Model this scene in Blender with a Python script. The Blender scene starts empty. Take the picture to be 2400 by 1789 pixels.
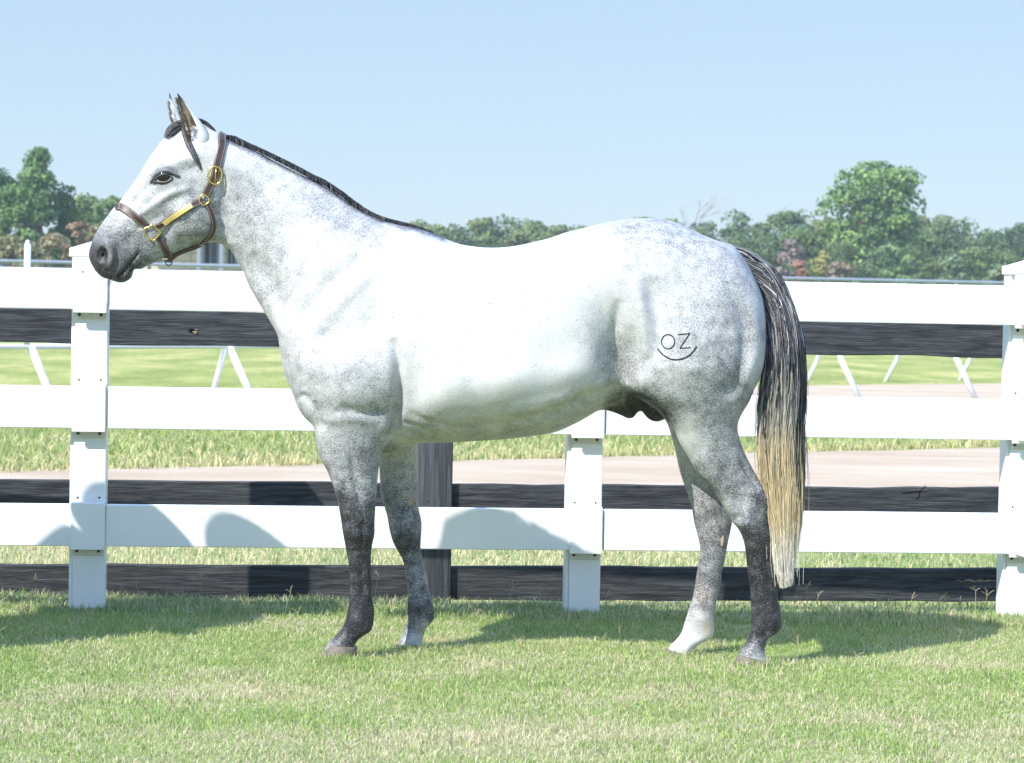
import bpy, bmesh, math, random
import numpy as np
from mathutils import Vector, Matrix
from mathutils.bvhtree import BVHTree

rng = np.random.default_rng(7)
random.seed(7)
scene = bpy.context.scene
C = scene.collection

# ------------------------------------------------------------------ camera
FPX, EYE = 5600.0, 1.29
PITCH = math.atan(213.5 / FPX)
ROLL = math.radians(1.03)
_F = np.array([0, math.cos(PITCH), -math.sin(PITCH)])
_r0 = np.array([1.0, 0, 0]); _u0 = np.array([0, math.sin(PITCH), math.cos(PITCH)])
_R = math.cos(ROLL) * _r0 + math.sin(ROLL) * _u0
_U = -math.sin(ROLL) * _r0 + math.cos(ROLL) * _u0
cam_d = bpy.data.cameras.new('camera')
cam = bpy.data.objects.new('camera', cam_d); C.objects.link(cam)
cam_d.sensor_width = 36; cam_d.lens = FPX / 2400 * 36
cam_d.clip_end = 3000; cam_d.clip_start = 0.1
m = Matrix.Identity(4)
for i in range(3):
    m[i][0] = _R[i]; m[i][1] = _U[i]; m[i][2] = -_F[i]
m[2][3] = EYE
cam.matrix_world = m
cam_d.dof.use_dof = True; cam_d.dof.focus_distance = 8.4; cam_d.dof.aperture_fstop = 9
scene.camera = cam

# ------------------------------------------------------------------ light
SUN = np.array([0.75, 0.72, -1.0]); SUN /= np.linalg.norm(SUN)
w = bpy.data.worlds.new('World'); scene.world = w; w.use_nodes = True
nt = w.node_tree; nt.nodes.clear()
sky = nt.nodes.new('ShaderNodeTexSky'); sky.sky_type = 'NISHITA'; sky.sun_disc = False
sky.sun_elevation = math.asin(-SUN[2]); sky.sun_rotation = math.atan2(-SUN[0], -SUN[1]) % (2 * math.pi)
sky.air_density = 1.0; sky.dust_density = 0.15; sky.ozone_density = 3.0
bg = nt.nodes.new('ShaderNodeBackground'); bg.inputs[1].default_value = 0.022
wo = nt.nodes.new('ShaderNodeOutputWorld')
nt.links.new(sky.outputs[0], bg.inputs[0])
bg2 = nt.nodes.new('ShaderNodeBackground'); bg2.inputs[1].default_value = 0.63      # thin summer haze that evens the low sky out
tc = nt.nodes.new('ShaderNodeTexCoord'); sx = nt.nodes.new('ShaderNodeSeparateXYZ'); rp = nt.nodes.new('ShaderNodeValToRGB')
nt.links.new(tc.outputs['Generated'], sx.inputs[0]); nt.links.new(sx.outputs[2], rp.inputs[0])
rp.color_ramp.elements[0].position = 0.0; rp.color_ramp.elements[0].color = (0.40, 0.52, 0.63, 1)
rp.color_ramp.elements[1].position = 0.42; rp.color_ramp.elements[1].color = (0.52, 0.84, 1.45, 1)  # overhead blue raised out of view, added to cool the shadows
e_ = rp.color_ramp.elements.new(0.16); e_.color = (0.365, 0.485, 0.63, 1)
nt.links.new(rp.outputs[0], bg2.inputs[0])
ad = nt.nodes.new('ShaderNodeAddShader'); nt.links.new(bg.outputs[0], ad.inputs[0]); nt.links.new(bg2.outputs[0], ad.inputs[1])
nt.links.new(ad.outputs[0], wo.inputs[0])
sl = bpy.data.lights.new('sun', 'SUN'); sl.energy = 4.6; sl.angle = math.radians(0.55); sl.color = (1.0, 0.965, 0.90)
so = bpy.data.objects.new('sun', sl); C.objects.link(so)
so.rotation_euler = Vector(SUN).to_track_quat('-Z', 'Y').to_euler(); so.location = (-6, -6, 12)
scene.view_settings.view_transform = 'Standard'; scene.view_settings.look = 'None'
scene.view_settings.exposure = 0.77; scene.view_settings.gamma = 1.0
scene.cycles.max_bounces = 6; scene.cycles.transparent_max_bounces = 6

# ------------------------------------------------------------------ helpers
def P(px, py, Y):
    """photo pixel -> world X, Z at depth Y"""
    px = np.asarray(px, float); py = np.asarray(py, float)
    dx = px - 1200; dy = 894.5 - py
    a = FPX * _F[0] + dx * _R[0] + dy * _U[0]
    b = FPX * _F[1] + dx * _R[1] + dy * _U[1]
    c = FPX * _F[2] + dx * _R[2] + dy * _U[2]
    t = Y / b
    return a * t, EYE + c * t
def P3(px, py, Y):
    x, z = P(px, py, Y); return np.array([float(x), float(Y), float(z)])
def PG(px, py):
    """pixel -> point on the ground"""
    d = FPX * _F + (px - 1200) * _R + (894.5 - py) * _U
    t = -EYE / d[2]; return d[0] * t, d[1] * t

def tag(o, label=None, cat=None, group=None, kind=None):
    if label: o['label'] = label
    if cat: o['category'] = cat
    if group: o['group'] = group
    if kind: o['kind'] = kind
    return o
def empty(name, loc, label, cat, group=None):
    o = bpy.data.objects.new(name, None); C.objects.link(o); o.location = loc
    o.empty_display_size = 0.1
    return tag(o, label, cat, group)
def mk(name, V, faces, mat, parent=None, smooth=True, attrs=None, loc=None):
    """faces: (n,k) array or list of arrays"""
    V = np.asarray(V, np.float32)
    if isinstance(faces, np.ndarray): faces = [faces]
    faces = [np.asarray(f, np.int32) for f in faces if len(f)]
    me = bpy.data.meshes.new(name)
    me.vertices.add(len(V)); me.vertices.foreach_set('co', V.ravel())
    loops = np.concatenate([f.ravel() for f in faces])
    cnt = np.concatenate([np.full(len(f), f.shape[1], np.int32) for f in faces])
    st = np.concatenate([[0], np.cumsum(cnt)[:-1]]).astype(np.int32)
    me.loops.add(len(loops)); me.loops.foreach_set('vertex_index', loops)
    me.polygons.add(len(cnt)); me.polygons.foreach_set('loop_start', st)
    me.update(calc_edges=True); me.validate()
    me.polygons.foreach_set('use_smooth', np.full(len(me.polygons), smooth))
    for k, a in (attrs or {}).items():
        a = np.asarray(a, np.float32)
        if a.ndim == 2:
            at = me.attributes.new(k, 'FLOAT_COLOR', 'POINT'); at.data.foreach_set('color', a.ravel())
        else:
            at = me.attributes.new(k, 'FLOAT', 'POINT'); at.data.foreach_set('value', a)
    if mat: me.materials.append(mat)
    o = bpy.data.objects.new(name, me); C.objects.link(o)
    if parent is not None:
        o.parent = parent
        if parent.location.length > 0 or True:
            o.matrix_parent_inverse = Matrix.Translation(-world_loc(parent))
    return o
def world_loc(o):
    v = Vector((0, 0, 0))
    while o is not None:
        v += o.location + (o.matrix_parent_inverse.translation if o.parent else Vector((0, 0, 0)))
        o = o.parent
    return v
class MB:
    def __init__(s): s.v = []; s.f4 = []; s.f3 = []; s.fn = []; s.n = 0
    def add(s, V, F):
        V = np.asarray(V, float)
        for f in F:
            (s.f4 if len(f) == 4 else s.f3 if len(f) == 3 else s.fn).append([i + s.n for i in f])
        s.v.append(V); s.n += len(V)
    def box(s, c, size, ax=None, bev=0.0):
        """axis box; ax = 3x3 rows of local axes; bev = chamfer on the long edges"""
        ax = np.eye(3) if ax is None else np.asarray(ax, float)
        h = np.asarray(size, float) / 2
        if bev <= 0:
            P8 = np.array([[x, y, z] for x in (-1, 1) for y in (-1, 1) for z in (-1, 1)], float) * h
            s.add(P8 @ ax + c, [(0, 1, 3, 2), (4, 6, 7, 5), (0, 4, 5, 1), (2, 3, 7, 6), (0, 2, 6, 4), (1, 5, 7, 3)])
        else:
            bm = bmesh.new(); bmesh.ops.create_cube(bm, size=1)
            for v in bm.verts: v.co = Vector((v.co.x * size[0], v.co.y * size[1], v.co.z * size[2]))
            bmesh.ops.bevel(bm, geom=list(bm.edges), offset=bev, segments=2, profile=0.5, affect='EDGES')
            bm.verts.index_update()
            s.add(np.array([v.co[:] for v in bm.verts]) @ ax + c, [[v.index for v in f.verts] for f in bm.faces]); bm.free()
    def tube(s, pts, r, n=8, cap=True, closed=False, flat=None):
        pts = np.asarray(pts, float); m = len(pts)
        r = np.broadcast_to(np.asarray(r, float), (m,))
        if closed: T = np.roll(pts, -1, 0) - np.roll(pts, 1, 0)
        else: T = np.gradient(pts, axis=0)
        T /= np.linalg.norm(T, axis=1)[:, None] + 1e-12
        up = np.array([0, 0, 1.0]) if abs(T[0][2]) < 0.9 else np.array([0, 1.0, 0])
        N = np.cross(T[0], up); N /= np.linalg.norm(N); V = []
        for i in range(m):
            N = N - T[i] * (N @ T[i]); N /= np.linalg.norm(N); B = np.cross(T[i], N)
            for k in range(n):
                a = 2 * math.pi * k / n; V.append(pts[i] + r[i] * (math.cos(a) * N + math.sin(a) * B))
        F = []; mm = m if closed else m - 1
        for i in range(mm):
            j = (i + 1) % m
            for k in range(n):
                F.append((i * n + k, i * n + (k + 1) % n, j * n + (k + 1) % n, j * n + k))
        if cap and not closed: F += [list(range(n))[::-1], [(m - 1) * n + k for k in range(n)]]
        s.add(V, F)
    def ribbon(s, pts, nrm, width, thick, closed=False):
        """strap: pts centreline, nrm outward normals"""
        pts = np.asarray(pts, float); nrm = np.asarray(nrm, float); m = len(pts)
        width = np.broadcast_to(np.asarray(width, float), (m,))
        T = (np.roll(pts, -1, 0) - np.roll(pts, 1, 0)) if closed else np.gradient(pts, axis=0)
        T /= np.linalg.norm(T, axis=1)[:, None]
        S = np.cross(T, nrm); S /= np.linalg.norm(S, axis=1)[:, None]
        N = np.cross(S, T); V = []
        prof = [(-.5, 0), (-.5, .7), (-.42, 1), (.42, 1), (.5, .7), (.5, 0)]; n = 6
        for i in range(m):
            for a, b in prof: V.append(pts[i] + S[i] * a * width[i] + N[i] * b * thick)
        F = []; mm = m if closed else m - 1
        for i in range(mm):
            j = (i + 1) % m
            for k in range(n): F.append((i * n + k, j * n + k, j * n + (k + 1) % n, i * n + (k + 1) % n))
        if not closed: F += [list(range(n)), [(m - 1) * n + k for k in range(n)][::-1]]
        s.add(V, F)
    def sphere(s, c, r, n=12, sc=(1, 1, 1)):
        bm = bmesh.new(); bmesh.ops.create_icosphere(bm, subdivisions=3 if n > 10 else 2, radius=1); bm.verts.index_update()
        s.add(np.array([v.co[:] for v in bm.verts]) * np.array(sc) * r + c, [[v.index for v in f.verts] for f in bm.faces]); bm.free()
    def build(s, name, mat, parent=None, smooth=None, angle=None):
        if smooth is None: smooth = mat not in (M['vinyl'], M['bracket'])
        V = np.concatenate(s.v); me = bpy.data.meshes.new(name)
        me.from_pydata(V.tolist(), [], s.f4 + s.f3 + s.fn); me.update()
        bm = bmesh.new(); bm.from_mesh(me); bmesh.ops.recalc_face_normals(bm, faces=bm.faces); bm.to_mesh(me); bm.free()
        me.polygons.foreach_set('use_smooth', np.full(len(me.polygons), smooth))
        if mat: me.materials.append(mat)
        o = bpy.data.objects.new(name, me); C.objects.link(o)
        if parent is not None:
            o.parent = parent; o.matrix_parent_inverse = Matrix.Translation(-world_loc(parent))
        return o

def catmull(pts, n=4, closed=False):
    pts = np.asarray(pts, float); m = len(pts); out = []
    rngi = range(m) if closed else range(m - 1)
    for i in rngi:
        if closed: p0, p1, p2, p3 = pts[i - 1], pts[i], pts[(i + 1) % m], pts[(i + 2) % m]
        else: p0, p1, p2, p3 = pts[max(i - 1, 0)], pts[i], pts[i + 1], pts[min(i + 2, m - 1)]
        for k in range(n):
            t = k / n
            out.append(0.5 * (2 * p1 + (p2 - p0) * t + (2 * p0 - 5 * p1 + 4 * p2 - p3) * t * t + (3 * p1 - p0 - 3 * p2 + p3) * t ** 3))
    if not closed: out.append(pts[-1])
    return np.array(out)
def nrmz(v): v = np.asarray(v, float); return v / (np.linalg.norm(v, axis=-1, keepdims=True) + 1e-12)
def sstep(a, b, x): t = np.clip((x - a) / (b - a), 0, 1); return t * t * (3 - 2 * t)

# value noise (numpy) for placing colours / clumps
_perm = rng.random((64, 64))
def vnoise(x, y):
    xi = np.floor(x).astype(int); yi = np.floor(y).astype(int); fx = x - xi; fy = y - yi
    fx = fx * fx * (3 - 2 * fx); fy = fy * fy * (3 - 2 * fy)
    g = lambda a, b: _perm[a % 64, b % 64]
    return (g(xi, yi) * (1 - fx) + g(xi + 1, yi) * fx) * (1 - fy) + (g(xi, yi + 1) * (1 - fx) + g(xi + 1, yi + 1) * fx) * fy
def fnoise(x, y, o=3): return sum(vnoise(x * 2 ** k + 13 * k, y * 2 ** k + 7 * k) / 2 ** k for k in range(o)) / sum(1 / 2 ** k for k in range(o))

# ------------------------------------------------------------------ material helpers
def newmat(name, rough=0.6, spec=0.3):
    mt = bpy.data.materials.new(name); mt.use_nodes = True
    b = mt.node_tree.nodes['Principled BSDF']; b.inputs['Roughness'].default_value = rough
    b.inputs['Specular IOR Level'].default_value = spec
    return mt, mt.node_tree, b
def N(nt, t, **k):
    n = nt.nodes.new(t)
    for a, v in k.items(): setattr(n, a, v)
    return n
def ramp(nt, fac, stops, interp='LINEAR'):
    r = N(nt, 'ShaderNodeValToRGB'); r.color_ramp.interpolation = interp
    while len(r.color_ramp.elements) < len(stops): r.color_ramp.elements.new(0.5)
    for e, (p, c) in zip(r.color_ramp.elements, stops): e.position = p; e.color = (*c, 1)
    nt.links.new(fac, r.inputs[0]); return r.outputs[0]
def noise(nt, scale, detail=4, rough=0.55, vec=None, dist=0.0):
    n = N(nt, 'ShaderNodeTexNoise'); n.inputs['Scale'].default_value = scale
    n.inputs['Detail'].default_value = detail; n.inputs['Roughness'].default_value = rough; n.inputs['Distortion'].default_value = dist
    if vec is not None: nt.links.new(vec, n.inputs['Vector'])
    return n.outputs['Fac']
def objvec(nt, scale=(1, 1, 1), rot=(0, 0, 0), geo=False):
    if geo: src = N(nt, 'ShaderNodeNewGeometry').outputs['Position']
    else: src = N(nt, 'ShaderNodeTexCoord').outputs['Object']
    mp = N(nt, 'ShaderNodeMapping'); mp.inputs['Scale'].default_value = scale; mp.inputs['Rotation'].default_value = rot
    nt.links.new(src, mp.inputs[0]); return mp.outputs[0]
def mixc(nt, fac, a, b, mode='MIX'):
    x = N(nt, 'ShaderNodeMix', data_type='RGBA', blend_type=mode)
    for s, v in ((0, fac), (6, a), (7, b)):
        if hasattr(v, 'links') or isinstance(v, bpy.types.NodeSocket): nt.links.new(v, x.inputs[s])
        else: x.inputs[s].default_value = v if s == 0 else (*v, 1)
    return x.outputs[2]
def mth(nt, op, a, b=None, c=None, clamp=False):
    x = N(nt, 'ShaderNodeMath', operation=op); x.use_clamp = clamp
    for i, v in enumerate((a, b, c)):
        if v is None: continue
        if isinstance(v, bpy.types.NodeSocket): nt.links.new(v, x.inputs[i])
        else: x.inputs[i].default_value = v
    return x.outputs[0]
def bump(nt, b, h, strength=0.3, dist=0.01):
    n = N(nt, 'ShaderNodeBump'); n.inputs['Strength'].default_value = strength; n.inputs['Distance'].default_value = dist
    nt.links.new(h, n.inputs['Height']); nt.links.new(n.outputs[0], b.inputs['Normal'])
def attr(nt, name, out='Fac'):
    a = N(nt, 'ShaderNodeAttribute'); a.attribute_name = name; return a.outputs[out]

# coat
M = {}
mt, nt, b = newmat('dapple_grey_coat', 0.42, 0.28)
dk = mth(nt, 'MINIMUM', mth(nt, 'MULTIPLY', attr(nt, 'dark'), 1.25), 0.87); wm = attr(nt, 'warm')
n1 = noise(nt, 1.0, 3, 0.65, objvec(nt, (170, 170, 320), (0, 0.9, 0)))
n2 = noise(nt, 28, 4, 0.6, objvec(nt))
n3 = noise(nt, 1.0, 2, 0.5, objvec(nt, (420, 420, 700), (0, 0.5, 0)))
v = N(nt, 'ShaderNodeTexVoronoi'); v.inputs['Scale'].default_value = 26; v.inputs['Randomness'].default_value = 1
nt.links.new(objvec(nt, (1, 0.6, 1.1)), v.inputs['Vector'])
dap = mth(nt, 'MULTIPLY', mth(nt, 'SUBTRACT', v.outputs['Distance'], 0.45), 0.36)
fle = mth(nt, 'ADD', mth(nt, 'MULTIPLY', mth(nt, 'SUBTRACT', n1, 0.5), 3.0), mth(nt, 'MULTIPLY', mth(nt, 'SUBTRACT', n3, 0.5), 2.2))
fle = mth(nt, 'ADD', fle, mth(nt, 'MULTIPLY', mth(nt, 'SUBTRACT', n2, 0.5), 1.2))
fle = mth(nt, 'ADD', fle, dap)
fle = mth(nt, 'MULTIPLY', fle, mth(nt, 'SUBTRACT', 1.0, mth(nt, 'MULTIPLY', attr(nt, 'soft'), 0.55)))
# amplitude of flecking follows how grey the coat is (none where pure white, less where solid black)
amp = mth(nt, 'MULTIPLY', mth(nt, 'POWER', mth(nt, 'MAXIMUM', dk, 0.004), 0.75), mth(nt, 'SUBTRACT', 1.38, dk))
dd = mth(nt, 'ADD', dk, mth(nt, 'MULTIPLY', fle, amp), clamp=True)
col = ramp(nt, dd, [(0.0, (0.575, 0.57, 0.56)), (0.2, (0.42, 0.42, 0.425)), (0.42, (0.225, 0.23, 0.24)), (0.65, (0.090, 0.090, 0.098)), (0.85, (0.026, 0.025, 0.027)), (1, (0.008, 0.008, 0.009))])
# flea-bite specks
v2 = N(nt, 'ShaderNodeTexVoronoi'); v2.inputs['Scale'].default_value = 75
nt.links.new(objvec(nt, (1, 1, 1)), v2.inputs['Vector'])
sp = mth(nt, 'LESS_THAN', v2.outputs['Distance'], 0.16)
pk = mth(nt, 'GREATER_THAN', N(nt, 'ShaderNodeSeparateColor').outputs[0], 0.0)
sc_ = N(nt, 'ShaderNodeSeparateColor'); nt.links.new(v2.outputs['Color'], sc_.inputs[0])
pk = mth(nt, 'LESS_THAN', sc_.outputs[0], mth(nt, 'ADD', 0.02, mth(nt, 'MULTIPLY', attr(nt, 'speck'), 0.5)))
col = mixc(nt, mth(nt, 'MULTIPLY', mth(nt, 'MULTIPLY', sp, pk), 0.75), col, (0.05, 0.045, 0.045))
col = mixc(nt, wm, col, mixc(nt, 1.0, col, (1.0, 0.80, 0.52), 'MULTIPLY'))
nt.links.new(col, b.inputs['Base Color'])
bump(nt, b, mth(nt, 'ADD', mth(nt, 'MULTIPLY', n1, 0.7), n3), 0.22, 0.004)
M['coat'] = mt
def simple(name, col, rough=0.6, spec=0.3, metal=0.0, nscale=None, namp=0.15, bmp=0.0):
    mt, nt, b = newmat(name, rough, spec); b.inputs['Metallic'].default_value = metal
    if nscale:
        f = noise(nt, nscale, 5, 0.6, objvec(nt))
        c = ramp(nt, f, [(0.3, tuple(x * (1 - namp) for x in col)), (0.7, tuple(min(1, x * (1 + namp)) for x in col))])
        nt.links.new(c, b.inputs['Base Color'])
        if bmp: bump(nt, b, f, bmp, 0.003)
    else: b.inputs['Base Color'].default_value = (*col, 1)
    return mt
M['skin'] = simple('dark_eyelid_skin', (0.05, 0.048, 0.052), 0.42, 0.4, nscale=120, bmp=0.2)
M['hoof'] = simple('horn_hoof', (0.15, 0.125, 0.10), 0.55, 0.3, nscale=60, namp=0.3, bmp=0.3)
M['leather'] = simple('brown_leather', (0.052, 0.028, 0.026), 0.38, 0.5, nscale=90, namp=0.3, bmp=0.15)
M['stitch'] = simple('cream_stitching', (0.42, 0.33, 0.27), 0.8, 0.1)
M['brass'] = simple('polished_brass', (0.85, 0.60, 0.16), 0.22, 0.5, metal=1.0, nscale=150, namp=0.1, bmp=0.05)
M['plate'] = simple('brushed_brass_plate', (0.80, 0.62, 0.24), 0.42, 0.5, metal=0.75, nscale=200, namp=0.12, bmp=0.08)
M['brand'] = simple('branded_dark_hair', (0.02, 0.02, 0.025), 0.8, 0.1)
mt, nt, b = newmat('horse_hair', 0.42, 0.45)
hc = N(nt, 'ShaderNodeAttribute'); hc.attribute_name = 'col'
nt.links.new(hc.outputs['Color'], b.inputs['Base Color']); M['hair'] = mt
mt, nt, b = newmat('eye_glass', 0.06, 0.6)
hc = N(nt, 'ShaderNodeAttribute'); hc.attribute_name = 'col'
nt.links.new(hc.outputs['Color'], b.inputs['Base Color']); M['eye'] = mt

# white vinyl
mt, nt, b = newmat('white_vinyl', 0.38, 0.4)
f = noise(nt, 6, 5, 0.6, objvec(nt, (1, 1, 1), geo=True))
f2 = noise(nt, 60, 3, 0.7, objvec(nt, (0.5, 1, 1.6), geo=True))
c = ramp(nt, f, [(0.35, (0.80, 0.81, 0.81)), (0.65, (0.84, 0.845, 0.845))])
c = mixc(nt, mth(nt, 'MULTIPLY', mth(nt, 'GREATER_THAN', f2, 0.72), 0.22), c, (0.5, 0.47, 0.42))
nt.links.new(c, b.inputs['Base Color']); bump(nt, b, f2, 0.04, 0.002); M['vinyl'] = mt
M['bracket'] = simple('ivory_bracket', (0.66, 0.65, 0.58), 0.5, 0.3, nscale=40, namp=0.08)
M['screw'] = simple('rusty_screw', (0.07, 0.055, 0.045), 0.6, 0.3, metal=0.5)
# black painted timber
mt, nt, b = newmat('black_painted_timber', 0.75, 0.12)
def wood(vec, nt):
    g = noise(nt, 1.0, 6, 0.65, vec, 0.6)
    return g
gv = objvec(nt, (3.0, 30, 70), geo=True)
g1 = wood(gv, nt); g2 = noise(nt, 1.0, 3, 0.6, objvec(nt, (8, 60, 260), geo=True))
c = ramp(nt, g1, [(0.25, (0.012, 0.012, 0.013)), (0.45, (0.040, 0.042, 0.045)), (0.72, (0.100, 0.104, 0.110))])
chip = mth(nt, 'MULTIPLY', mth(nt, 'GREATER_THAN', noise(nt, 1.0, 4, 0.75, objvec(nt, (26, 90, 170), geo=True)), 0.735), 0.8)
c = mixc(nt, chip, c, (0.34, 0.29, 0.23))
nt.links.new(c, b.inputs['Base Color']); bump(nt, b, mth(nt, 'ADD', g1, mth(nt, 'MULTIPLY', g2, 0.8)), 0.9, 0.006); M['timber'] = mt
mt, nt, b = newmat('black_painted_post', 0.75, 0.12)
g1 = noise(nt, 1.0, 6, 0.65, objvec(nt, (70, 40, 3.0), geo=True), 0.5)
c = ramp(nt, g1, [(0.25, (0.020, 0.021, 0.023)), (0.45, (0.058, 0.062, 0.068)), (0.75, (0.125, 0.132, 0.145))])
chip = mth(nt, 'MULTIPLY', mth(nt, 'GREATER_THAN', noise(nt, 1.0, 4, 0.75, objvec(nt, (170, 90, 30), geo=True)), 0.735), 0.8)
c = mixc(nt, chip, c, (0.34, 0.29, 0.23))
nt.links.new(c, b.inputs['Base Color']); bump(nt, b, g1, 0.9, 0.006); M['timber_post'] = mt
M['knot'] = simple('dark_knot', (0.006, 0.005, 0.005), 0.9, 0.1)
M['bare'] = simple('bare_splinter', (0.42, 0.32, 0.22), 0.8, 0.1, nscale=200, namp=0.3)

# ------------------------------------------------------------------ ground
def grass_mat(name, stops, nscale, tw=0.25):
    pass
def ground_sheet(name, z, poly, mat):
    V = np.array([[x, y, z] for x, y in poly]); F = np.array([list(range(len(poly)))])
    o = mk(name, V, F, mat, smooth=False); return tag(o, kind='structure')
mt, nt, b = newmat('turf_soil', 0.9, 0.1)
gp = objvec(nt, geo=True)
f1 = noise(nt, 0.9, 5, 0.6, gp); f2 = noise(nt, 30, 6, 0.75, gp); f3 = noise(nt, 0.12, 3, 0.5, gp)
c = ramp(nt, mth(nt, 'ADD', mth(nt, 'MULTIPLY', f1, 0.6), mth(nt, 'MULTIPLY', f2, 0.4)), [(0.3, (0.19, 0.25, 0.08)), (0.5, (0.28, 0.32, 0.13)), (0.68, (0.46, 0.41, 0.24))])
nt.links.new(c, b.inputs['Base Color']); bump(nt, b, f2, 0.8, 0.02); M['soil'] = mt
mt, nt, b = newmat('far_field_grass', 0.9, 0.1)
gp = objvec(nt, (1, 0.35, 1), geo=True)
f1 = noise(nt, 0.8, 5, 0.6, gp); f2 = noise(nt, 14, 6, 0.75, gp)
c = ramp(nt, mth(nt, 'ADD', mth(nt, 'MULTIPLY', f1, 0.55), mth(nt, 'MULTIPLY', f2, 0.45)), [(0.36, (0.16, 0.21, 0.055)), (0.5, (0.29, 0.32, 0.095)), (0.62, (0.50, 0.45, 0.19))])
nt.links.new(c, b.inputs['Base Color']); bump(nt, b, f2, 0.8, 0.05); M['field'] = mt
mt, nt, b = newmat('dirt_road', 0.95, 0.1)
gp = objvec(nt, (0.5, 1.6, 1), geo=True)
f1 = noise(nt, 0.9, 5, 0.6, gp); f2 = noise(nt, 40, 5, 0.75, objvec(nt, geo=True))
c = ramp(nt, mth(nt, 'ADD', mth(nt, 'MULTIPLY', f1, 0.6), mth(nt, 'MULTIPLY', f2, 0.4)), [(0.3, (0.33, 0.25, 0.18)), (0.5, (0.43, 0.345, 0.26)), (0.7, (0.54, 0.46, 0.37))])
nt.links.new(c, b.inputs['Base Color']); bump(nt, b, f2, 0.5, 0.01); M['dirt'] = mt


def GZ(y): return -0.12 * float(sstep(9.62, 10.35, np.array(y)))
ys = [-40, 0, 9.6] + list(np.linspace(9.68, 10.32, 9)) + [10.4, 60, 1500]
V = []; F = []
for i, y in enumerate(ys):
    V += [[-700, y, GZ(y)], [700, y, GZ(y)]]
    if i: F.append((2 * i - 2, 2 * i - 1, 2 * i + 1, 2 * i))
tag(mk('ground', V, np.array(F), M['soil'], smooth=True), kind='structure')
def strip(name, fn, ff, z, mat, x0=-40, x1=40, n=160, jit=0.12):
    xs = np.linspace(x0, x1, n); V = []; F = []
    for x in xs:
        V.append([x, fn(x) + jit * (fnoise(np.array([x * 1.3 + 5]), np.array([1.0]))[0] - .5) * 4, z])
        V.append([x, ff(x) + jit * (fnoise(np.array([x * 1.1]), np.array([9.0]))[0] - .5) * 4, z])
    for i in range(n - 1): F.append((2 * i, 2 * i + 2, 2 * i + 3, 2 * i + 1))
    return tag(mk(name, V, np.array(F), mat, smooth=False), kind='structure')
GF = -0.12
road_near = lambda x: 14.6 + 0.3 * x
road_far = lambda x: 19.8 + 0.62 * x
strip('dirt_road', road_near, road_far, GF + 0.008, M['dirt'], -8, 14, 160, 0.10)
strip('far_field', lambda x: 20.4 + 0.62 * x if abs(x) < 14 else (11.7 if x < 0 else 29.1), lambda x: 500, GF + 0.004, M['field'], -300, 300, 1200, 0)
strip('dirt_track', lambda x: 27.5 + 0.5 * x, lambda x: 34 + 0.7 * x, GF + 0.012, M['dirt'], -7, 25, 160, 0.15)

# ------------------------------------------------------------------ white vinyl fence
FYf = lambda x: 9.485 + 0.088 * x
U_ = nrmz([1, 0.088, 0]); Nn = np.array([U_[1], -U_[0], 0.0])       # along fence, toward camera
AX = np.array([U_, -Nn, [0, 0, 1.0]])
def fpt(x, off, z):                                                   # off = metres toward the camera from the rail face
    return np.array([x, FYf(x), 0]) + Nn * off + np.array([0, 0, z])
RAILS = [(1.186, 1.345), (0.720, 0.885), (0.2570, 0.4215)]
PX = [-1.657, 0.303, 2.090]                                           # post centres
wf = empty('white_fence', (0, 9.5, 0), 'white vinyl three rail fence with capped posts standing right behind the horse', 'fence')
def rail_seg(xa, xb, z0, z1, parent, p0=None, p1=None):
    a = fpt(xa, 0, 0) if p0 is None else p0; c = fpt(xb, 0, 0) if p1 is None else p1
    d = c - a; L = np.linalg.norm(d); u = d / L; n = np.array([u[1], -u[0], 0])
    mb = MB(); mb.box((a + c) / 2 - n * 0.019 + np.array([0, 0, (z0 + z1) / 2]), (L, 0.038, z1 - z0), np.array([u, -n, [0, 0, 1.0]]), 0.004)
    return mb.build('rail', M['vinyl'], parent)
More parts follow.
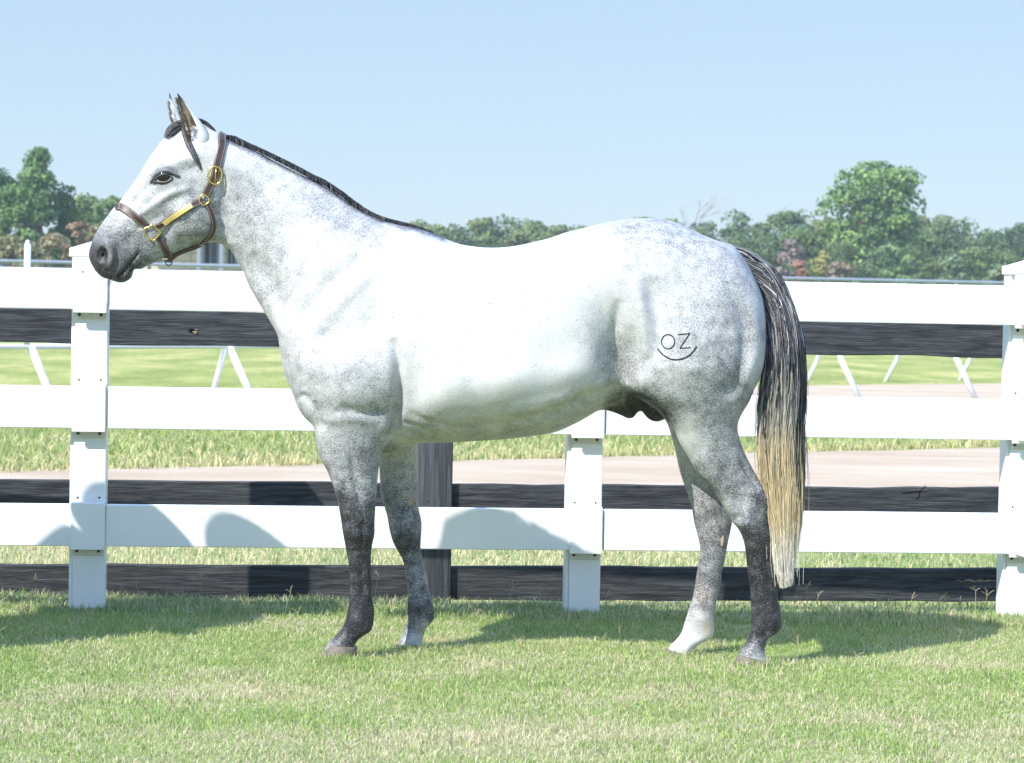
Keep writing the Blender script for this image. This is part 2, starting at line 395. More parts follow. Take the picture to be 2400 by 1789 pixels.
def white_post(x, ang=None, lab=None):
    mb = MB(); zt = 1.392
    # vinyl post: body plus slightly set-back left flange
    mb.box(fpt(x + 0.006, -0.038 - 0.047, zt / 2 - 0.1), (0.126, 0.094, zt + 0.2), AX, 0.004)
    mb.box(fpt(x - 0.0645, -0.038 - 0.051, zt / 2 - 0.1), (0.0145, 0.084, zt + 0.2), AX, 0.003)
    po = mb.build('post', M['vinyl'], wf)
    # cap
    mb = MB(); c = fpt(x, -0.078 + 0.010, 0)
    mb.box(c + [0, 0, zt + 0.016], (0.158, 0.150, 0.034), AX, 0.003)
    h = np.array([0.079, 0.075]); base = [c + U_ * sx * h[0] * .985 - Nn * sy * h[1] * .985 + [0, 0, zt + 0.032] for sx, sy in ((-1, -1), (1, -1), (1, 1), (-1, 1))]
    mb.add(np.array(base + [c + [0, 0, zt + 0.060]]), [(0, 1, 4), (1, 2, 4), (2, 3, 4), (3, 0, 4)])
    mb.build('cap', M['vinyl'], po, smooth=False)
    mb = MB(); mb.box(fpt(x + 0.003, 0.002, 1.30), (0.136, 0.012, 0.178), AX, 0.002)
    mb.sphere(fpt(x - .028, 0.010, 1.337), 0.005, 6); mb.build('cover', M['vinyl'], po)
    for k, (z0, z1) in enumerate(RAILS):
        mb = MB(); mb.box(fpt(x + 0.003, 0.004, (z0 + z1) / 2 - 0.004), (0.129, 0.010, z1 - z0 + 0.018), AX, 0.002)
        # top lip running back over the rail
        mb.box(fpt(x + 0.003, -0.018, z1 + 0.006), (0.129, 0.046, 0.004), AX)
        mb.build('rail_cover', M['vinyl'], po)
        mb = MB(); mb.box(fpt(x + 0.005, -0.038 + 0.004, z0 - 0.023), (0.118, 0.008, 0.034), AX, 0.003)
        br = mb.build('bracket', M['bracket'], po)
        for sx in (-0.040, 0.044):
            mb = MB(); mb.sphere(fpt(x + sx, -0.029, z0 - 0.021), 0.0065, 6, (1, .6, 1)); mb.build('screw', M['screw'], br)
        if k:
            for sx in (-0.040, 0.044):
                mb = MB(); mb.sphere(fpt(x + sx, -0.037, z1 + 0.024), 0.0045, 6, (1, .6, 1)); mb.build('screw', M['screw'], po)
    return po
for x in PX: white_post(x)
seams = [-4.9, PX[0] + 0.073, PX[1] + 0.073, PX[2] - 0.045]
for z0, z1 in RAILS:
    for i in range(3): rail_seg(seams[i] + 0.002, seams[i + 1] - 0.002, z0, z1, wf)
cn = fpt(PX[2] - 0.042, 0, 0); en = cn + nrmz([0.142, -1, 0]) * 3.2
for z0, z1 in RAILS: rail_seg(0, 0, z0, z1, wf, cn, en)
PX2 = -3.62
white_post(PX2)

# ------------------------------------------------------------------ black timber fence
BFY = lambda x: 10.18 + 0.120 * x
Ub = nrmz([1, 0.120, 0]); Nb = np.array([Ub[1], -Ub[0], 0.0]); AXb = np.array([Ub, -Nb, [0, 0, 1.0]])
bpt = lambda x, off, z: np.array([x, BFY(x), 0]) + Nb * off + np.array([0, 0, z])
bf = empty('black_fence', (0, 10.15, GF), 'black painted timber rail fence weathered and chipped behind the white fence', 'fence')
def timber(name, xa, xb, z0, z1, t, parent, mat, vertical=False, seed=0):
    """sawn board with a slightly wavy outline"""
    n = 60 if not vertical else 20; V = []; F = []; r = np.random.default_rng(seed)
    if not vertical:
        wv = lambda k: np.interp(np.arange(n), np.arange(0, n, 4), r.normal(0, 0.0022, len(range(0, n, 4))))
        top = wv(0); bot = wv(1)
        for i in range(n):
            x = xa + (xb - xa) * i / (n - 1)
            for off, z in ((0, z0 + bot[i] + .003), (0, z1 + top[i] - .003), (-.004, z1 + top[i]), (-t, z1 + top[i]), (-t, z0 + bot[i]), (-.004, z0 + bot[i])):
                V.append(bpt(x, off - 0.026, z))
        for i in range(n - 1):
            for k in range(6): F.append((i * 6 + k, i * 6 + (k + 1) % 6, i * 6 + 6 + (k + 1) % 6, i * 6 + 6 + k))
        mb = MB(); mb.add(np.array(V), F + [tuple(range(6)), tuple((n - 1) * 6 + k for k in range(6))[::-1]])
        return mb.build(name, mat, parent, smooth=False)
BP = [-3.86, -0.318, 2.53]
BR = [(1.035, 1.178), (0.312, 0.460), (-0.043, 0.105)]
for x in BP:
    mb = MB(); mb.box(bpt(x, -0.055, 0.46), (0.146, 0.11, 1.52), AXb, 0.004); pp = mb.build('post', M['timber_post'], bf)
    for sx, sz in ((-.03, .39), (.03, .39), (.035, 0.03), (-.032, .032)):
        mb = MB(); mb.sphere(bpt(x + sx, 0.0, sz), 0.004, 6, (1, .5, 1)); mb.build('nail', M['screw'], pp)
for k, (z0, z1) in enumerate(BR):
    xs = [-4.9] + BP + [4.6]
    for i in range(len(xs) - 1):
        xa = xs[i] + (0.073 if i else 0); xb = xs[i + 1] - (0.073 if i + 1 < len(xs) - 1 else 0)
        bd = timber('rail', xa + .001, xb - .001, z0 + (0.004 if i == 2 and k == 2 else 0), z1, 0.045, bf, M['timber'], seed=k * 7 + i)
        if k == 0 and i == 1:
            # knot hole with a splintered rim
            c0 = P3(436, 777, 9.85); c0 = bpt(c0[0], -0.0255, c0[2])
            mb = MB(); mb.sphere(c0, 0.011, 12, (1.35, .25, .85)); mb.build('knot', M['knot'], bd)
            mb = MB()
            for a in range(9):
                q = c0 + Ub * (.012 + rng.normal(0, .006)) + np.array([0, 0, rng.normal(-.004, .005)]) + Nb * .003
                mb.tube([q, q + Ub * .010 + np.array([0, 0, rng.normal(0, .005)])], .0011, 4)
            mb.build('splinter', M['bare'], bd)
        if k == 2 and i == 2:
            c0 = P3(2290, 1362, 10.4); mb = MB(); mk_ = MB()
            pts = [bpt(c0[0] - .18 + .32 * t, -0.0255, c0[2] + .004 * math.sin(9 * t) - .003 * t) for t in np.linspace(0, 1, 14)]
            mk_.tube(pts, np.interp(np.linspace(0, 1, 14), [0, .5, 1], [.001, .004, .0065]), 6); mk_.build('split', M['knot'], bd)
            for a in range(16):
                t = rng.uniform(.25, 1); q = bpt(c0[0] - .18 + .32 * t, -0.021, c0[2] - .006 + rng.normal(0, .003))
                mb.tube([q, q + Ub * rng.uniform(.02, .06) + np.array([0, 0, rng.normal(0, .003)])], .0011, 4)
            mb.build('splinter', M['bare'], bd)
        if k == 1 and i == 2:
            c0 = P3(2160, 1155, 10.4); mk_ = MB()
            A = lambda dx, dz: bpt(c0[0] + dx, -0.0255, c0[2] + dz)
            mk_.tube([A(-.08, -.004), A(-.04, 0), A(0, .006), A(.025, .03)], .0016, 5); mk_.tube([A(0, .006), A(-.004, -.02), A(-.02, -.03)], .0018, 5)
            mk_.build('split', M['knot'], bd)

# ------------------------------------------------------------------ horse
HY = 8.42; VH = 0.005
TORSO = [(462,290),(440,296),(416,310),(383,327),(362,354),(344,379),(329,406),(310,433),(292,457),(280,474),(265,489),(250,509),(235,530),(223,551),(215,569),(209,590),(210,609),(219,627),(228,640),(241,651),(256,655),(280,663),(298,659),(309,648),(311,637),(319,629),(332,630),(347,622),(371,612),(392,605),(407,598),(425,590),(453,584),(471,576),(486,569),(504,569),(522,574),(534,581),(544,591),(554,609),(568,633),(591,680),(623,734),(651,780),(656,807),(660,836),(665,869),(681,908),(692,938),(703,963),(718,982),(736,998),(760,1018),(800,1045),(845,1060),(890,1063),(930,1056),(963,1043),(1000,1038),(1072,1036),(1145,1032),(1200,1028),(1254,1021),(1298,1014),(1327,1003),(1363,985),(1400,963),(1428,948),(1470,930),(1520,930),(1580,955),(1650,965),(1700,955),(1745,930),(1767,908),(1778,887),(1787,865),(1793,843),(1795,807),(1795,770),(1794,734),(1790,701),(1781,676),(1767,647),(1750,615),(1720,577),(1690,567),(1654,554),(1618,536),(1581,521),(1545,513),(1508,512),(1472,513),(1436,518),(1400,527),(1363,536),(1327,545),(1290,558),(1254,567),(1218,575),(1181,580),(1145,581),(1109,578),(1072,571),(1036,556),(1001,542),(972,533),(936,526),(900,518),(863,503),(827,483),(790,456),(754,433),(725,419),(649,381),(619,364),(589,349),(552,333),(531,322),(510,311),(485,298)]
tp = catmull(TORSO, 3, closed=True)
TX, TZ = P(tp[:, 0], tp[:, 1], HY)
x0, x1, y0, y1, z0, z1 = -1.56, 0.98, HY - 0.36, HY + 0.37, -0.02, 1.98
gx = np.arange(x0, x1, VH, dtype=np.float32); gy = np.arange(y0, y1, VH, dtype=np.float32); gz = np.arange(z0, z1, VH, dtype=np.float32)
nx, ny, nz = len(gx), len(gy), len(gz)
GX, GZ_ = np.meshgrid(gx, gz, indexing='ij')

def poly_sdf(X, Z, px, pz):
    """signed distance to closed polygon, negative inside"""
    shp = X.shape; x = X.ravel().astype(np.float32); z = Z.ravel().astype(np.float32)
    d2 = np.full(x.shape, 1e9, np.float32); ins = np.zeros(x.shape, bool)
    n = len(px)
    for i in range(n):
        ax, az = px[i], pz[i]; bx, bz = px[(i + 1) % n], pz[(i + 1) % n]
        ex, ez = bx - ax, bz - az; wx, wz = x - ax, z - az
        t = np.clip((wx * ex + wz * ez) / (ex * ex + ez * ez + 1e-12), 0, 1)
        d2 = np.minimum(d2, (wx - ex * t) ** 2 + (wz - ez * t) ** 2)
        c = (az > z) != (bz > z)
        if abs(ez) > 1e-9: ins ^= c & (x < ex * (z - az) / ez + ax)
    d = np.sqrt(d2); d[ins] *= -1
    return d.reshape(shp)
SD = poly_sdf(GX, GZ_, TX, TZ)
INS = SD < 0
def poisson(mask, h, init, iters):
    u = init.copy(); n = mask.shape; jj, kk = np.meshgrid(np.arange(n[0]), np.arange(n[1]), indexing='ij')
    red = ((jj + kk) % 2 == 0) & mask; blk = ((jj + kk) % 2 == 1) & mask
    w_ = 1.93
    for _ in range(iters):
        for mm in (red, blk):
            s4 = np.zeros_like(u); s4[1:] += u[:-1]; s4[:-1] += u[1:]; s4[:, 1:] += u[:, :-1]; s4[:, :-1] += u[:, 1:]
            g = (s4 + 2 * h * h) / 4
            u = np.where(mm, u + w_ * (g - u), u)
    return u
mc = INS[::4, ::4]; uc = poisson(mc, VH * 4, np.zeros(mc.shape), 150)
ui = np.repeat(np.repeat(uc, 4, 0), 4, 1)[:nx, :nz]
UU = poisson(INS, VH, np.where(INS, ui, 0), 320)
dd_ = -SD
known = dd_ > 3.0 * VH
Q = np.where(known, UU / np.maximum(dd_, 1e-6), 0); Wt = known.astype(float)
Qf = Q.copy(); Kf = known.copy()
for it in range(60):
    s_ = np.zeros_like(Qf); c_ = np.zeros_like(Qf)
    for ax_, sh in ((0, 1), (0, -1), (1, 1), (1, -1)):
        s_ += np.roll(Qf * Kf, sh, ax_); c_ += np.roll(Kf.astype(float), sh, ax_)
    new = (~Kf) & (c_ > 0)
    Qf = np.where(new, s_ / np.maximum(c_, 1), Qf); Kf = Kf | new
    if it < 10:   # relax the filled band
        for _ in range(2):
            s_ = sum(np.roll(Qf * Kf, sh, a) for a, sh in ((0, 1), (0, -1), (1, 1), (1, -1))); c_ = sum(np.roll(Kf.astype(float), sh, a) for a, sh in ((0, 1), (0, -1), (1, 1), (1, -1)))
            Qf = np.where(Kf & ~known, s_ / np.maximum(c_, 1), Qf)
Qf = np.where(Kf, Qf, 0.05)
Uf = Qf * dd_; Uf = np.where(known, UU, Uf)
# half-width targets (px, py, metres)
WT = [(232,600,.046),(262,560,.054),(285,525,.056),(318,490,.062),(270,640,.034),(310,600,.044),(345,560,.056),(395,470,.082),(384,412,.094),(425,370,.096),(455,325,.085),(440,520,.080),(490,440,.088),(505,500,.078),(545,470,.080),(545,380,.085),
      (620,470,.092),(680,560,.115),(700,450,.085),(745,640,.15),(790,540,.13),(790,740,.195),(700,850,.17),(720,940,.13),(860,640,.205),(900,560,.13),(870,780,.23),(950,900,.235),(1000,760,.275),(1000,620,.22),(1150,780,.298),(1150,640,.245),(1300,780,.295),(1300,640,.25),(1400,740,.275),(1450,620,.265),(1500,720,.275),(1550,600,.24),(1600,700,.26),(1680,640,.20),(1720,740,.20),(1700,850,.16),(1600,850,.20),(1480,850,.20),(1350,900,.275),(1200,930,.295),(1050,950,.275),(900,990,.17)]
wx_, wz_ = P([a[0] for a in WT], [a[1] for a in WT], HY)
def samp(A, X, Z):
    fx = np.clip((np.asarray(X) - x0) / VH, 0, nx - 1.001); fz = np.clip((np.asarray(Z) - z0) / VH, 0, nz - 1.001)
    i = fx.astype(int); k = fz.astype(int); a = fx - i; c = fz - k
    return (A[i, k] * (1 - a) + A[i + 1, k] * a) * (1 - c) + (A[i, k + 1] * (1 - a) + A[i + 1, k + 1] * a) * c
kk_ = np.array([a[2] for a in WT]) / np.sqrt(np.maximum(samp(Uf, wx_, wz_), 1e-4))
num = np.zeros_like(GX, dtype=float); den = np.zeros_like(num)
for X_, Z_, k_ in zip(wx_, wz_, kk_):
    r2 = (GX - X_) ** 2 + (GZ_ - Z_) ** 2; wg = 1 / (r2 + 0.11 ** 2) ** 2.2; num += wg * k_; den += wg
KF = num / den
for _ in range(12): KF = (KF + np.roll(KF, 1, 0) + np.roll(KF, -1, 0) + np.roll(KF, 1, 1) + np.roll(KF, -1, 1)) / 5
S2 = (KF ** 2 * Uf).astype(np.float32)
gxS, gzS = np.gradient(S2, VH)
yy = (gy - HY)
D = np.empty((nx, ny, nz), np.float32)
G2 = (gxS ** 2 + gzS ** 2)
for j in range(ny):
    D[:, j, :] = (yy[j] ** 2 - S2) / np.sqrt(4 * yy[j] ** 2 + G2 + 2e-4)
FAR = SD > 0.03
for j in range(ny): D[:, j, :] = np.where(FAR, np.maximum(D[:, j, :], SD), D[:, j, :])
np.clip(D, -0.3, 0.3, out=D)

def smin(a, b_, k): h = np.maximum(k - np.abs(a - b_), 0) / k; return np.minimum(a, b_) - h * h * k * 0.25
def leg(front, back, rows, Yl, k=0.04, pw=2.0):
    """front/back: silhouette px lists (top to bottom); rows: (py, y offset from HY, half thickness)"""
    fx_, fz = P([p[0] for p in front], [p[1] for p in front], Yl); bx, bz = P([p[0] for p in back], [p[1] for p in back], Yl)
    def dense(xs, zs):
        c = catmull(np.c_[xs, zs], 6); o = np.argsort(c[:, 1]); return c[o, 0], c[o, 1]
    fx_, fz = dense(fx_, fz); bx, bz = dense(bx, bz)
    mx = np.mean([p[0] for p in front]); rz = P([mx] * len(rows), [r[0] for r in rows], Yl)[1][::-1]
    yo = np.array([r[1] for r in rows])[::-1]; hw = np.array([r[2] for r in rows])[::-1]
    zt = min(fz[-1], bz[-1]); zb = max(-0.02, min(fz[0], bz[0]) - .005)
    ks = np.where((gz >= zb) & (gz <= zt))[0]
    Zs = gz[ks]; sm = lambda a: np.convolve(np.pad(a, 2, mode='edge'), np.ones(5) / 5, 'valid')
    xf = sm(np.interp(Zs, fz, fx_)); xb = sm(np.interp(Zs, bz, bx)); yo = sm(np.interp(Zs, rz, yo)); hw = sm(np.interp(Zs, rz, hw))
    i0 = max(0, int((xf.min() - x0) / VH) - 14); i1 = min(nx, int((xb.max() - x0) / VH) + 14)
    Yc = HY + yo; j0 = max(0, int(((Yc - hw).min() - y0) / VH) - 14); j1 = min(ny, int(((Yc + hw).max() - y0) / VH) + 14)
    cx = (xf + xb) / 2; a = np.maximum((xb - xf) / 2, 0.004)
    XX = gx[i0:i1][:, None, None]; YY = gy[j0:j1][None, :, None]
    u = (XX - cx) / a; v_ = (YY - Yc) / hw
    e = (np.abs(u) ** pw + np.abs(v_) ** pw) ** (1 / pw) + 1e-6
    gr = np.sqrt((u / a) ** 2 + (v_ / hw) ** 2) / e + 1e-6
    # slope of the axis / edges shortens true distance
    dcx = np.gradient(cx, VH) if len(cx) > 2 else 0; da = np.gradient(a, VH)
    gz_ = (u * dcx + u * u * da) / a / e
    F_ = (e - 1) / np.sqrt(gr ** 2 + np.minimum(gz_ ** 2, (2.5 * gr) ** 2))
    F_ = np.clip(F_, -0.1, 0.1)
    # soft top so the end cap does not show
    sub = D[i0:i1, j0:j1, ks[0]:ks[-1] + 1]
    D[i0:i1, j0:j1, ks[0]:ks[-1] + 1] = smin(sub, F_, k)
    return
LF_f = [(800,760),(752,800),(722,850),(712,900),(712,940),(722,975),(738,1000),(742,1036),(751,1072),(767,1102),(781,1138),(792,1174),(798,1207),(803,1243),(809,1276),(814,1305),(818,1327),(819,1363),(820,1396),(814,1432),(807,1461),(793,1483),(776,1500),(764,1514),(758,1530),(756,1545)]
LF_b = [(830,760),(890,800),(920,850),(927,900),(926,940),(920,975),(910,1005),(900,1036),(892,1066),(889,1091),(885,1127),(882,1171),(879,1207),(878,1232),(878,1250),(874,1269),(871,1287),(869,1309),(870,1345),(872,1381),(874,1410),(877,1436),(874,1468),(867,1483),(852,1490),(840,1499),(832,1512),(828,1530),(828,1545)]
LF_r = [(755,-.11,.04),(800,-.13,.07),(850,-.14,.095),(920,-.145,.098),(980,-.142,.088),(1040,-.138,.072),(1100,-.132,.058),(1170,-.127,.048),(1215,-.123,.045),(1245,-.122,.046),(1275,-.12,.042),(1310,-.118,.031),(1380,-.116,.027),(1420,-.116,.030),(1455,-.117,.034),(1485,-.12,.031),(1510,-.121,.040),(1550,-.122,.048)]
leg(LF_f, LF_b, LF_r, HY - .12, .05)
RF_f = [(850,800),(800,850),(785,900),(800,950),(840,1000),(868,1040),(884,1072),(889,1109),(891,1152),(898,1181),(907,1211),(912,1240),(920,1269),(929,1287),(940,1305),(947,1327),(952,1363),(956,1392),(955,1425),(956,1450),(950,1474),(941,1492),(931,1510),(924,1527),(922,1540)]
RF_b = [(880,800),(930,850),(960,900),(972,950),(977,1000),(978,1040),(979,1091),(980,1145),(981,1192),(987,1218),(988,1238),(986,1269),(986,1290),(992,1320),(1000,1349),(1005,1378),(1010,1403),(1017,1429),(1018,1448),(1011,1461),(1000,1470),(993,1490),(990,1506),(994,1522),(996,1540)]
RF_r = [(795,.11,.04),(850,.13,.07),(920,.14,.095),(980,.142,.088),(1040,.138,.072),(1100,.132,.058),(1170,.127,.048),(1215,.123,.045),(1245,.12,.046),(1275,.118,.042),(1310,.115,.031),(1380,.11,.027),(1420,.108,.030),(1450,.107,.034),(1480,.106,.031),(1505,.106,.038),(1545,.106,.046)]
leg(RF_f, RF_b, RF_r, HY + .11, .045)
LH_f = [(1600,560),(1545,590),(1508,640),(1480,700),(1462,770),(1453,830),(1455,880),(1472,914),(1497,934),(1523,949),(1541,963),(1563,988),(1580,1008),(1593,1040),(1614,1073),(1632,1105),(1650,1127),(1669,1145),(1683,1167),(1698,1193),(1714,1222),(1727,1235),(1738,1254),(1745,1276),(1749,1309),(1752,1338),(1758,1374),(1760,1407),(1761,1436),(1761,1461),(1758,1483),(1749,1505),(1739,1519),(1730,1535),(1724,1550),(1720,1570)]
LH_b = [(1640,560),(1700,595),(1748,640),(1772,680),(1787,730),(1792,800),(1790,845),(1779,887),(1767,909),(1756,938),(1741,963),(1729,988),(1728,1007),(1734,1032),(1745,1062),(1763,1098),(1781,1127),(1796,1143),(1807,1154),(1811,1170),(1809,1189),(1806,1207),(1807,1232),(1810,1261),(1814,1298),(1818,1334),(1821,1370),(1823,1403),(1829,1425),(1832,1450),(1831,1470),(1824,1484),(1811,1489),(1800,1498),(1794,1509),(1792,1523),(1795,1540),(1797,1570)]
LH_r = [(560,-.11,.04),(620,-.12,.09),(700,-.13,.135),(780,-.138,.15),(860,-.145,.148),(930,-.145,.12),(990,-.14,.092),(1040,-.135,.076),(1100,-.128,.060),(1150,-.124,.050),(1200,-.122,.047),(1245,-.12,.044),(1290,-.118,.034),(1380,-.116,.029),(1420,-.116,.031),(1455,-.117,.035),(1485,-.12,.031),(1515,-.121,.038),(1570,-.122,.050)]
leg(LH_f, LH_b, LH_r, HY - .12, .05)
RH_f = [(1590,560),(1535,590),(1500,640),(1472,700),(1455,770),(1448,830),(1458,880),(1480,908),(1510,932),(1540,962),(1560,985),(1568,1002),(1574,1022),(1585,1065),(1593,1102),(1603,1134),(1614,1163),(1622,1192),(1627,1225),(1636,1258),(1640,1283),(1638,1312),(1632,1345),(1627,1378),(1620,1410),(1611,1436),(1603,1461),(1596,1483),(1583,1500),(1568,1515),(1560,1530),(1556,1550)]
RH_b = [(1630,560),(1690,595),(1740,640),(1765,680),(1780,730),(1785,800),(1780,845),(1760,887),(1738,920),(1712,960),(1697,1000),(1688,1040),(1688,1080),(1698,1120),(1708,1145),(1718,1172),(1719,1200),(1716,1225),(1711,1250),(1705,1276),(1700,1305),(1692,1338),(1689,1363),(1682,1396),(1676,1425),(1673,1454),(1673,1480),(1668,1495),(1654,1501),(1638,1509),(1624,1522),(1619,1535),(1620,1550)]
RH_r = [(560,.11,.04),(620,.12,.09),(700,.13,.135),(780,.138,.15),(860,.145,.148),(930,.145,.12),(990,.14,.092),(1040,.135,.076),(1100,.128,.060),(1150,.12,.050),(1200,.115,.047),(1245,.11,.044),(1290,.105,.034),(1380,.10,.029),(1420,.098,.031),(1455,.097,.035),(1485,.096,.031),(1510,.096,.038),(1550,.096,.050)]
leg(RH_f, RH_b, RH_r, HY + .11, .045)
# sheath and scrotum
def ell(c, r, k, sub=False):
    lo = [(c[i] - r[i] - 0.05 - o) / VH for i, o in enumerate((x0, y0, z0))]; hi = [(c[i] + r[i] + 0.05 - o) / VH for i, o in enumerate((x0, y0, z0))]
    sl_ = tuple(slice(max(0, int(a)), int(b_)) for a, b_ in zip(lo, hi))
    X, Y, Z = np.meshgrid(gx[sl_[0]], gy[sl_[1]], gz[sl_[2]], indexing='ij')
    q = np.array([(X - c[0]) / r[0], (Y - c[1]) / r[1], (Z - c[2]) / r[2]]); e = np.sqrt((q ** 2).sum(0)) + 1e-6
    g = np.sqrt((q[0] / r[0]) ** 2 + (q[1] / r[1]) ** 2 + (q[2] / r[2]) ** 2) / e + 1e-6
    f = np.clip((e - 1) / g, -.1, .1)
    if sub: D[sl_] = -smin(-D[sl_], f, k)
    else: D[sl_] = smin(D[sl_], f, k)
for px_, py_, r_, k in [(1440,925,.055,.04),(1456,938,.042,.03),(1466,950,.034,.02),(1474,961,.024,.02),(1477,970,.015,.015)]:
    ell(P3(px_, py_, HY), (r_, r_ * .8, r_), k)
for o in (-.03, .03): ell(P3(1538, 951, HY) + [0, o, 0], (.050, .042, .055), .02)
ell(P3(1500, 930, HY), (.07, .05, .045), .03)
# nostrils, eye sockets
for s_ in (-1, 1):
    c = P3(238, 597, HY - .05); c[1] = HY + s_ * .050
    ell(c, (.023, .024, .031), .008, True)
    c = P3(384, 414, HY - .09); hwx = float(np.sqrt(max(samp(S2, c[0], c[2]), 0))); EYEW = hwx
    c[1] = HY + s_ * (hwx + .004); ell(c, (.028, .014, .016), .012, True)

def surface_nets(D):
    ins = D < 0
    s8 = np.zeros((nx - 1, ny - 1, nz - 1), np.uint8)
    cs = [(a, b_, c_) for a in (0, 1) for b_ in (0, 1) for c_ in (0, 1)]
    for a, b_, c_ in cs: s8 += ins[a:nx - 1 + a, b_:ny - 1 + b_, c_:nz - 1 + c_]
    act = np.argwhere((s8 > 0) & (s8 < 8)); idx = np.full(s8.shape, -1, np.int32); idx[tuple(act.T)] = np.arange(len(act))
    val = {c: D[act[:, 0] + c[0], act[:, 1] + c[1], act[:, 2] + c[2]] for c in cs}
    acc = np.zeros((len(act), 3)); cnt = np.zeros(len(act))
    for c in cs:
        for ax_ in range(3):
            if c[ax_] == 0:
                e = list(c); e[ax_] = 1; e = tuple(e); va, vb = val[c], val[e]
                cr = (va < 0) != (vb < 0); t = np.where(cr, va / np.where(cr, va - vb, 1), 0)
                p = np.zeros((len(act), 3)); p += np.array(c, float); p[:, ax_] += t
                acc += p * cr[:, None]; cnt += cr
    V = (act + acc / cnt[:, None]) * VH + np.array([x0, y0, z0]); Q_ = []
    for ax_ in range(3):
        sh = [nx, ny, nz]; a1 = [slice(None)] * 3; a2 = [slice(None)] * 3; a1[ax_] = slice(0, -1); a2[ax_] = slice(1, None)
        e = np.argwhere(ins[tuple(a1)] != ins[tuple(a2)]); o1, o2 = [(1, 2), (2, 0), (0, 1)][ax_]
        e = e[(e[:, o1] > 0) & (e[:, o2] > 0) & (e[:, o1] < sh[o1] - 1) & (e[:, o2] < sh[o2] - 1)]
        def g(d1, d2):
            q = e.copy(); q[:, o1] -= d1; q[:, o2] -= d2; return idx[q[:, 0], q[:, 1], q[:, 2]]
        q = np.c_[g(0, 0), g(1, 0), g(1, 1), g(0, 1)]; fl = ~ins[e[:, 0], e[:, 1], e[:, 2]]; q[fl] = q[fl][:, ::-1]; Q_.append(q)
    return V, np.concatenate(Q_)
HV, HF = surface_nets(D); del D
HF = HF[:, ::-1]
def edges_of(F):
    e = np.concatenate([F[:, [0, 1]], F[:, [1, 2]], F[:, [2, 3]], F[:, [3, 0]]]); e.sort(1); return np.unique(e, axis=0)
HE = edges_of(HF); deg = np.bincount(HE.ravel(), minlength=len(HV)).astype(float)[:, None]
def lap(V):
    s_ = np.zeros_like(V); 
    for a in range(3):
        s_[:, a] = np.bincount(HE[:, 0], V[HE[:, 1], a], len(V)) + np.bincount(HE[:, 1], V[HE[:, 0], a], len(V))
    return s_ / deg - V
for it in range(6): HV = HV + 0.55 * lap(HV); HV = HV - 0.57 * lap(HV)
def vnormals(V, F):
    n = np.cross(V[F[:, 2]] - V[F[:, 0]], V[F[:, 3]] - V[F[:, 1]]); o = np.zeros_like(V)
    for k in range(4):
        for a in range(3): o[:, a] += np.bincount(F[:, k], n[:, a], len(V))
    return nrmz(o)
HN = vnormals(HV, HF)
if (HN * (HV - np.array([HV[:, 0].mean(), HY, .9]))).sum() < 0: HF = HF[:, ::-1]; HN = -HN

# ---- relief and coat colour, given in px of the near side, applied in the horse's own plane (X, Z)
def A2(px, py, side='b', Y=HY - 0.10): x, z = P(px, py, Y); return np.array([x, z]).T
S_PX = 1.5e-3
near = HV[:, 1] < HY
XZ = HV[:, [0, 2]]
def smask(side): return 1.0 if side == 'b' else (near if side == 'n' else ~near)
def blob(px, py, rx, ry, ang=0, p=2):
    c = A2(px, py); d = XZ - c; a = math.radians(ang); u = (d[:, 0] * math.cos(a) - d[:, 1] * math.sin(a)) / (rx * S_PX); v = (d[:, 0] * math.sin(a) + d[:, 1] * math.cos(a)) / (ry * S_PX)
    return np.exp(-(u * u + v * v) ** (p / 2))
def pdist(pts, Pn=None):
    q = A2([p[0] for p in pts], [p[1] for p in pts]); Pn = XZ if Pn is None else Pn
    d = np.full(len(Pn), 1e9)
    for i in range(len(q) - 1):
        e = q[i + 1] - q[i]; w_ = Pn - q[i]; t = np.clip((w_ @ e) / (e @ e), 0, 1); d = np.minimum(d, np.linalg.norm(w_ - t[:, None] * e, axis=1))
    return d / S_PX
def line(pts, width):
    q = catmull(pts, 4); n_ = len(q); best = np.full(len(XZ), 1e9); tt = np.zeros(len(XZ)); w2 = A2(q[:, 0], q[:, 1])
    for i in range(n_ - 1):
        e = w2[i + 1] - w2[i]; w_ = XZ - w2[i]; t = np.clip((w_ @ e) / (e @ e + 1e-12), 0, 1); d = np.linalg.norm(w_ - t[:, None] * e, axis=1)
        k = d < best; best[k] = d[k]; tt[k] = (i + t[k]) / (n_ - 1)
    tap = np.clip(np.minimum(tt, 1 - tt) * 3.5, 0, 1) ** .7 if width > 4.5 else 1.0
    return np.exp(-(best / S_PX / width) ** 2) * tap
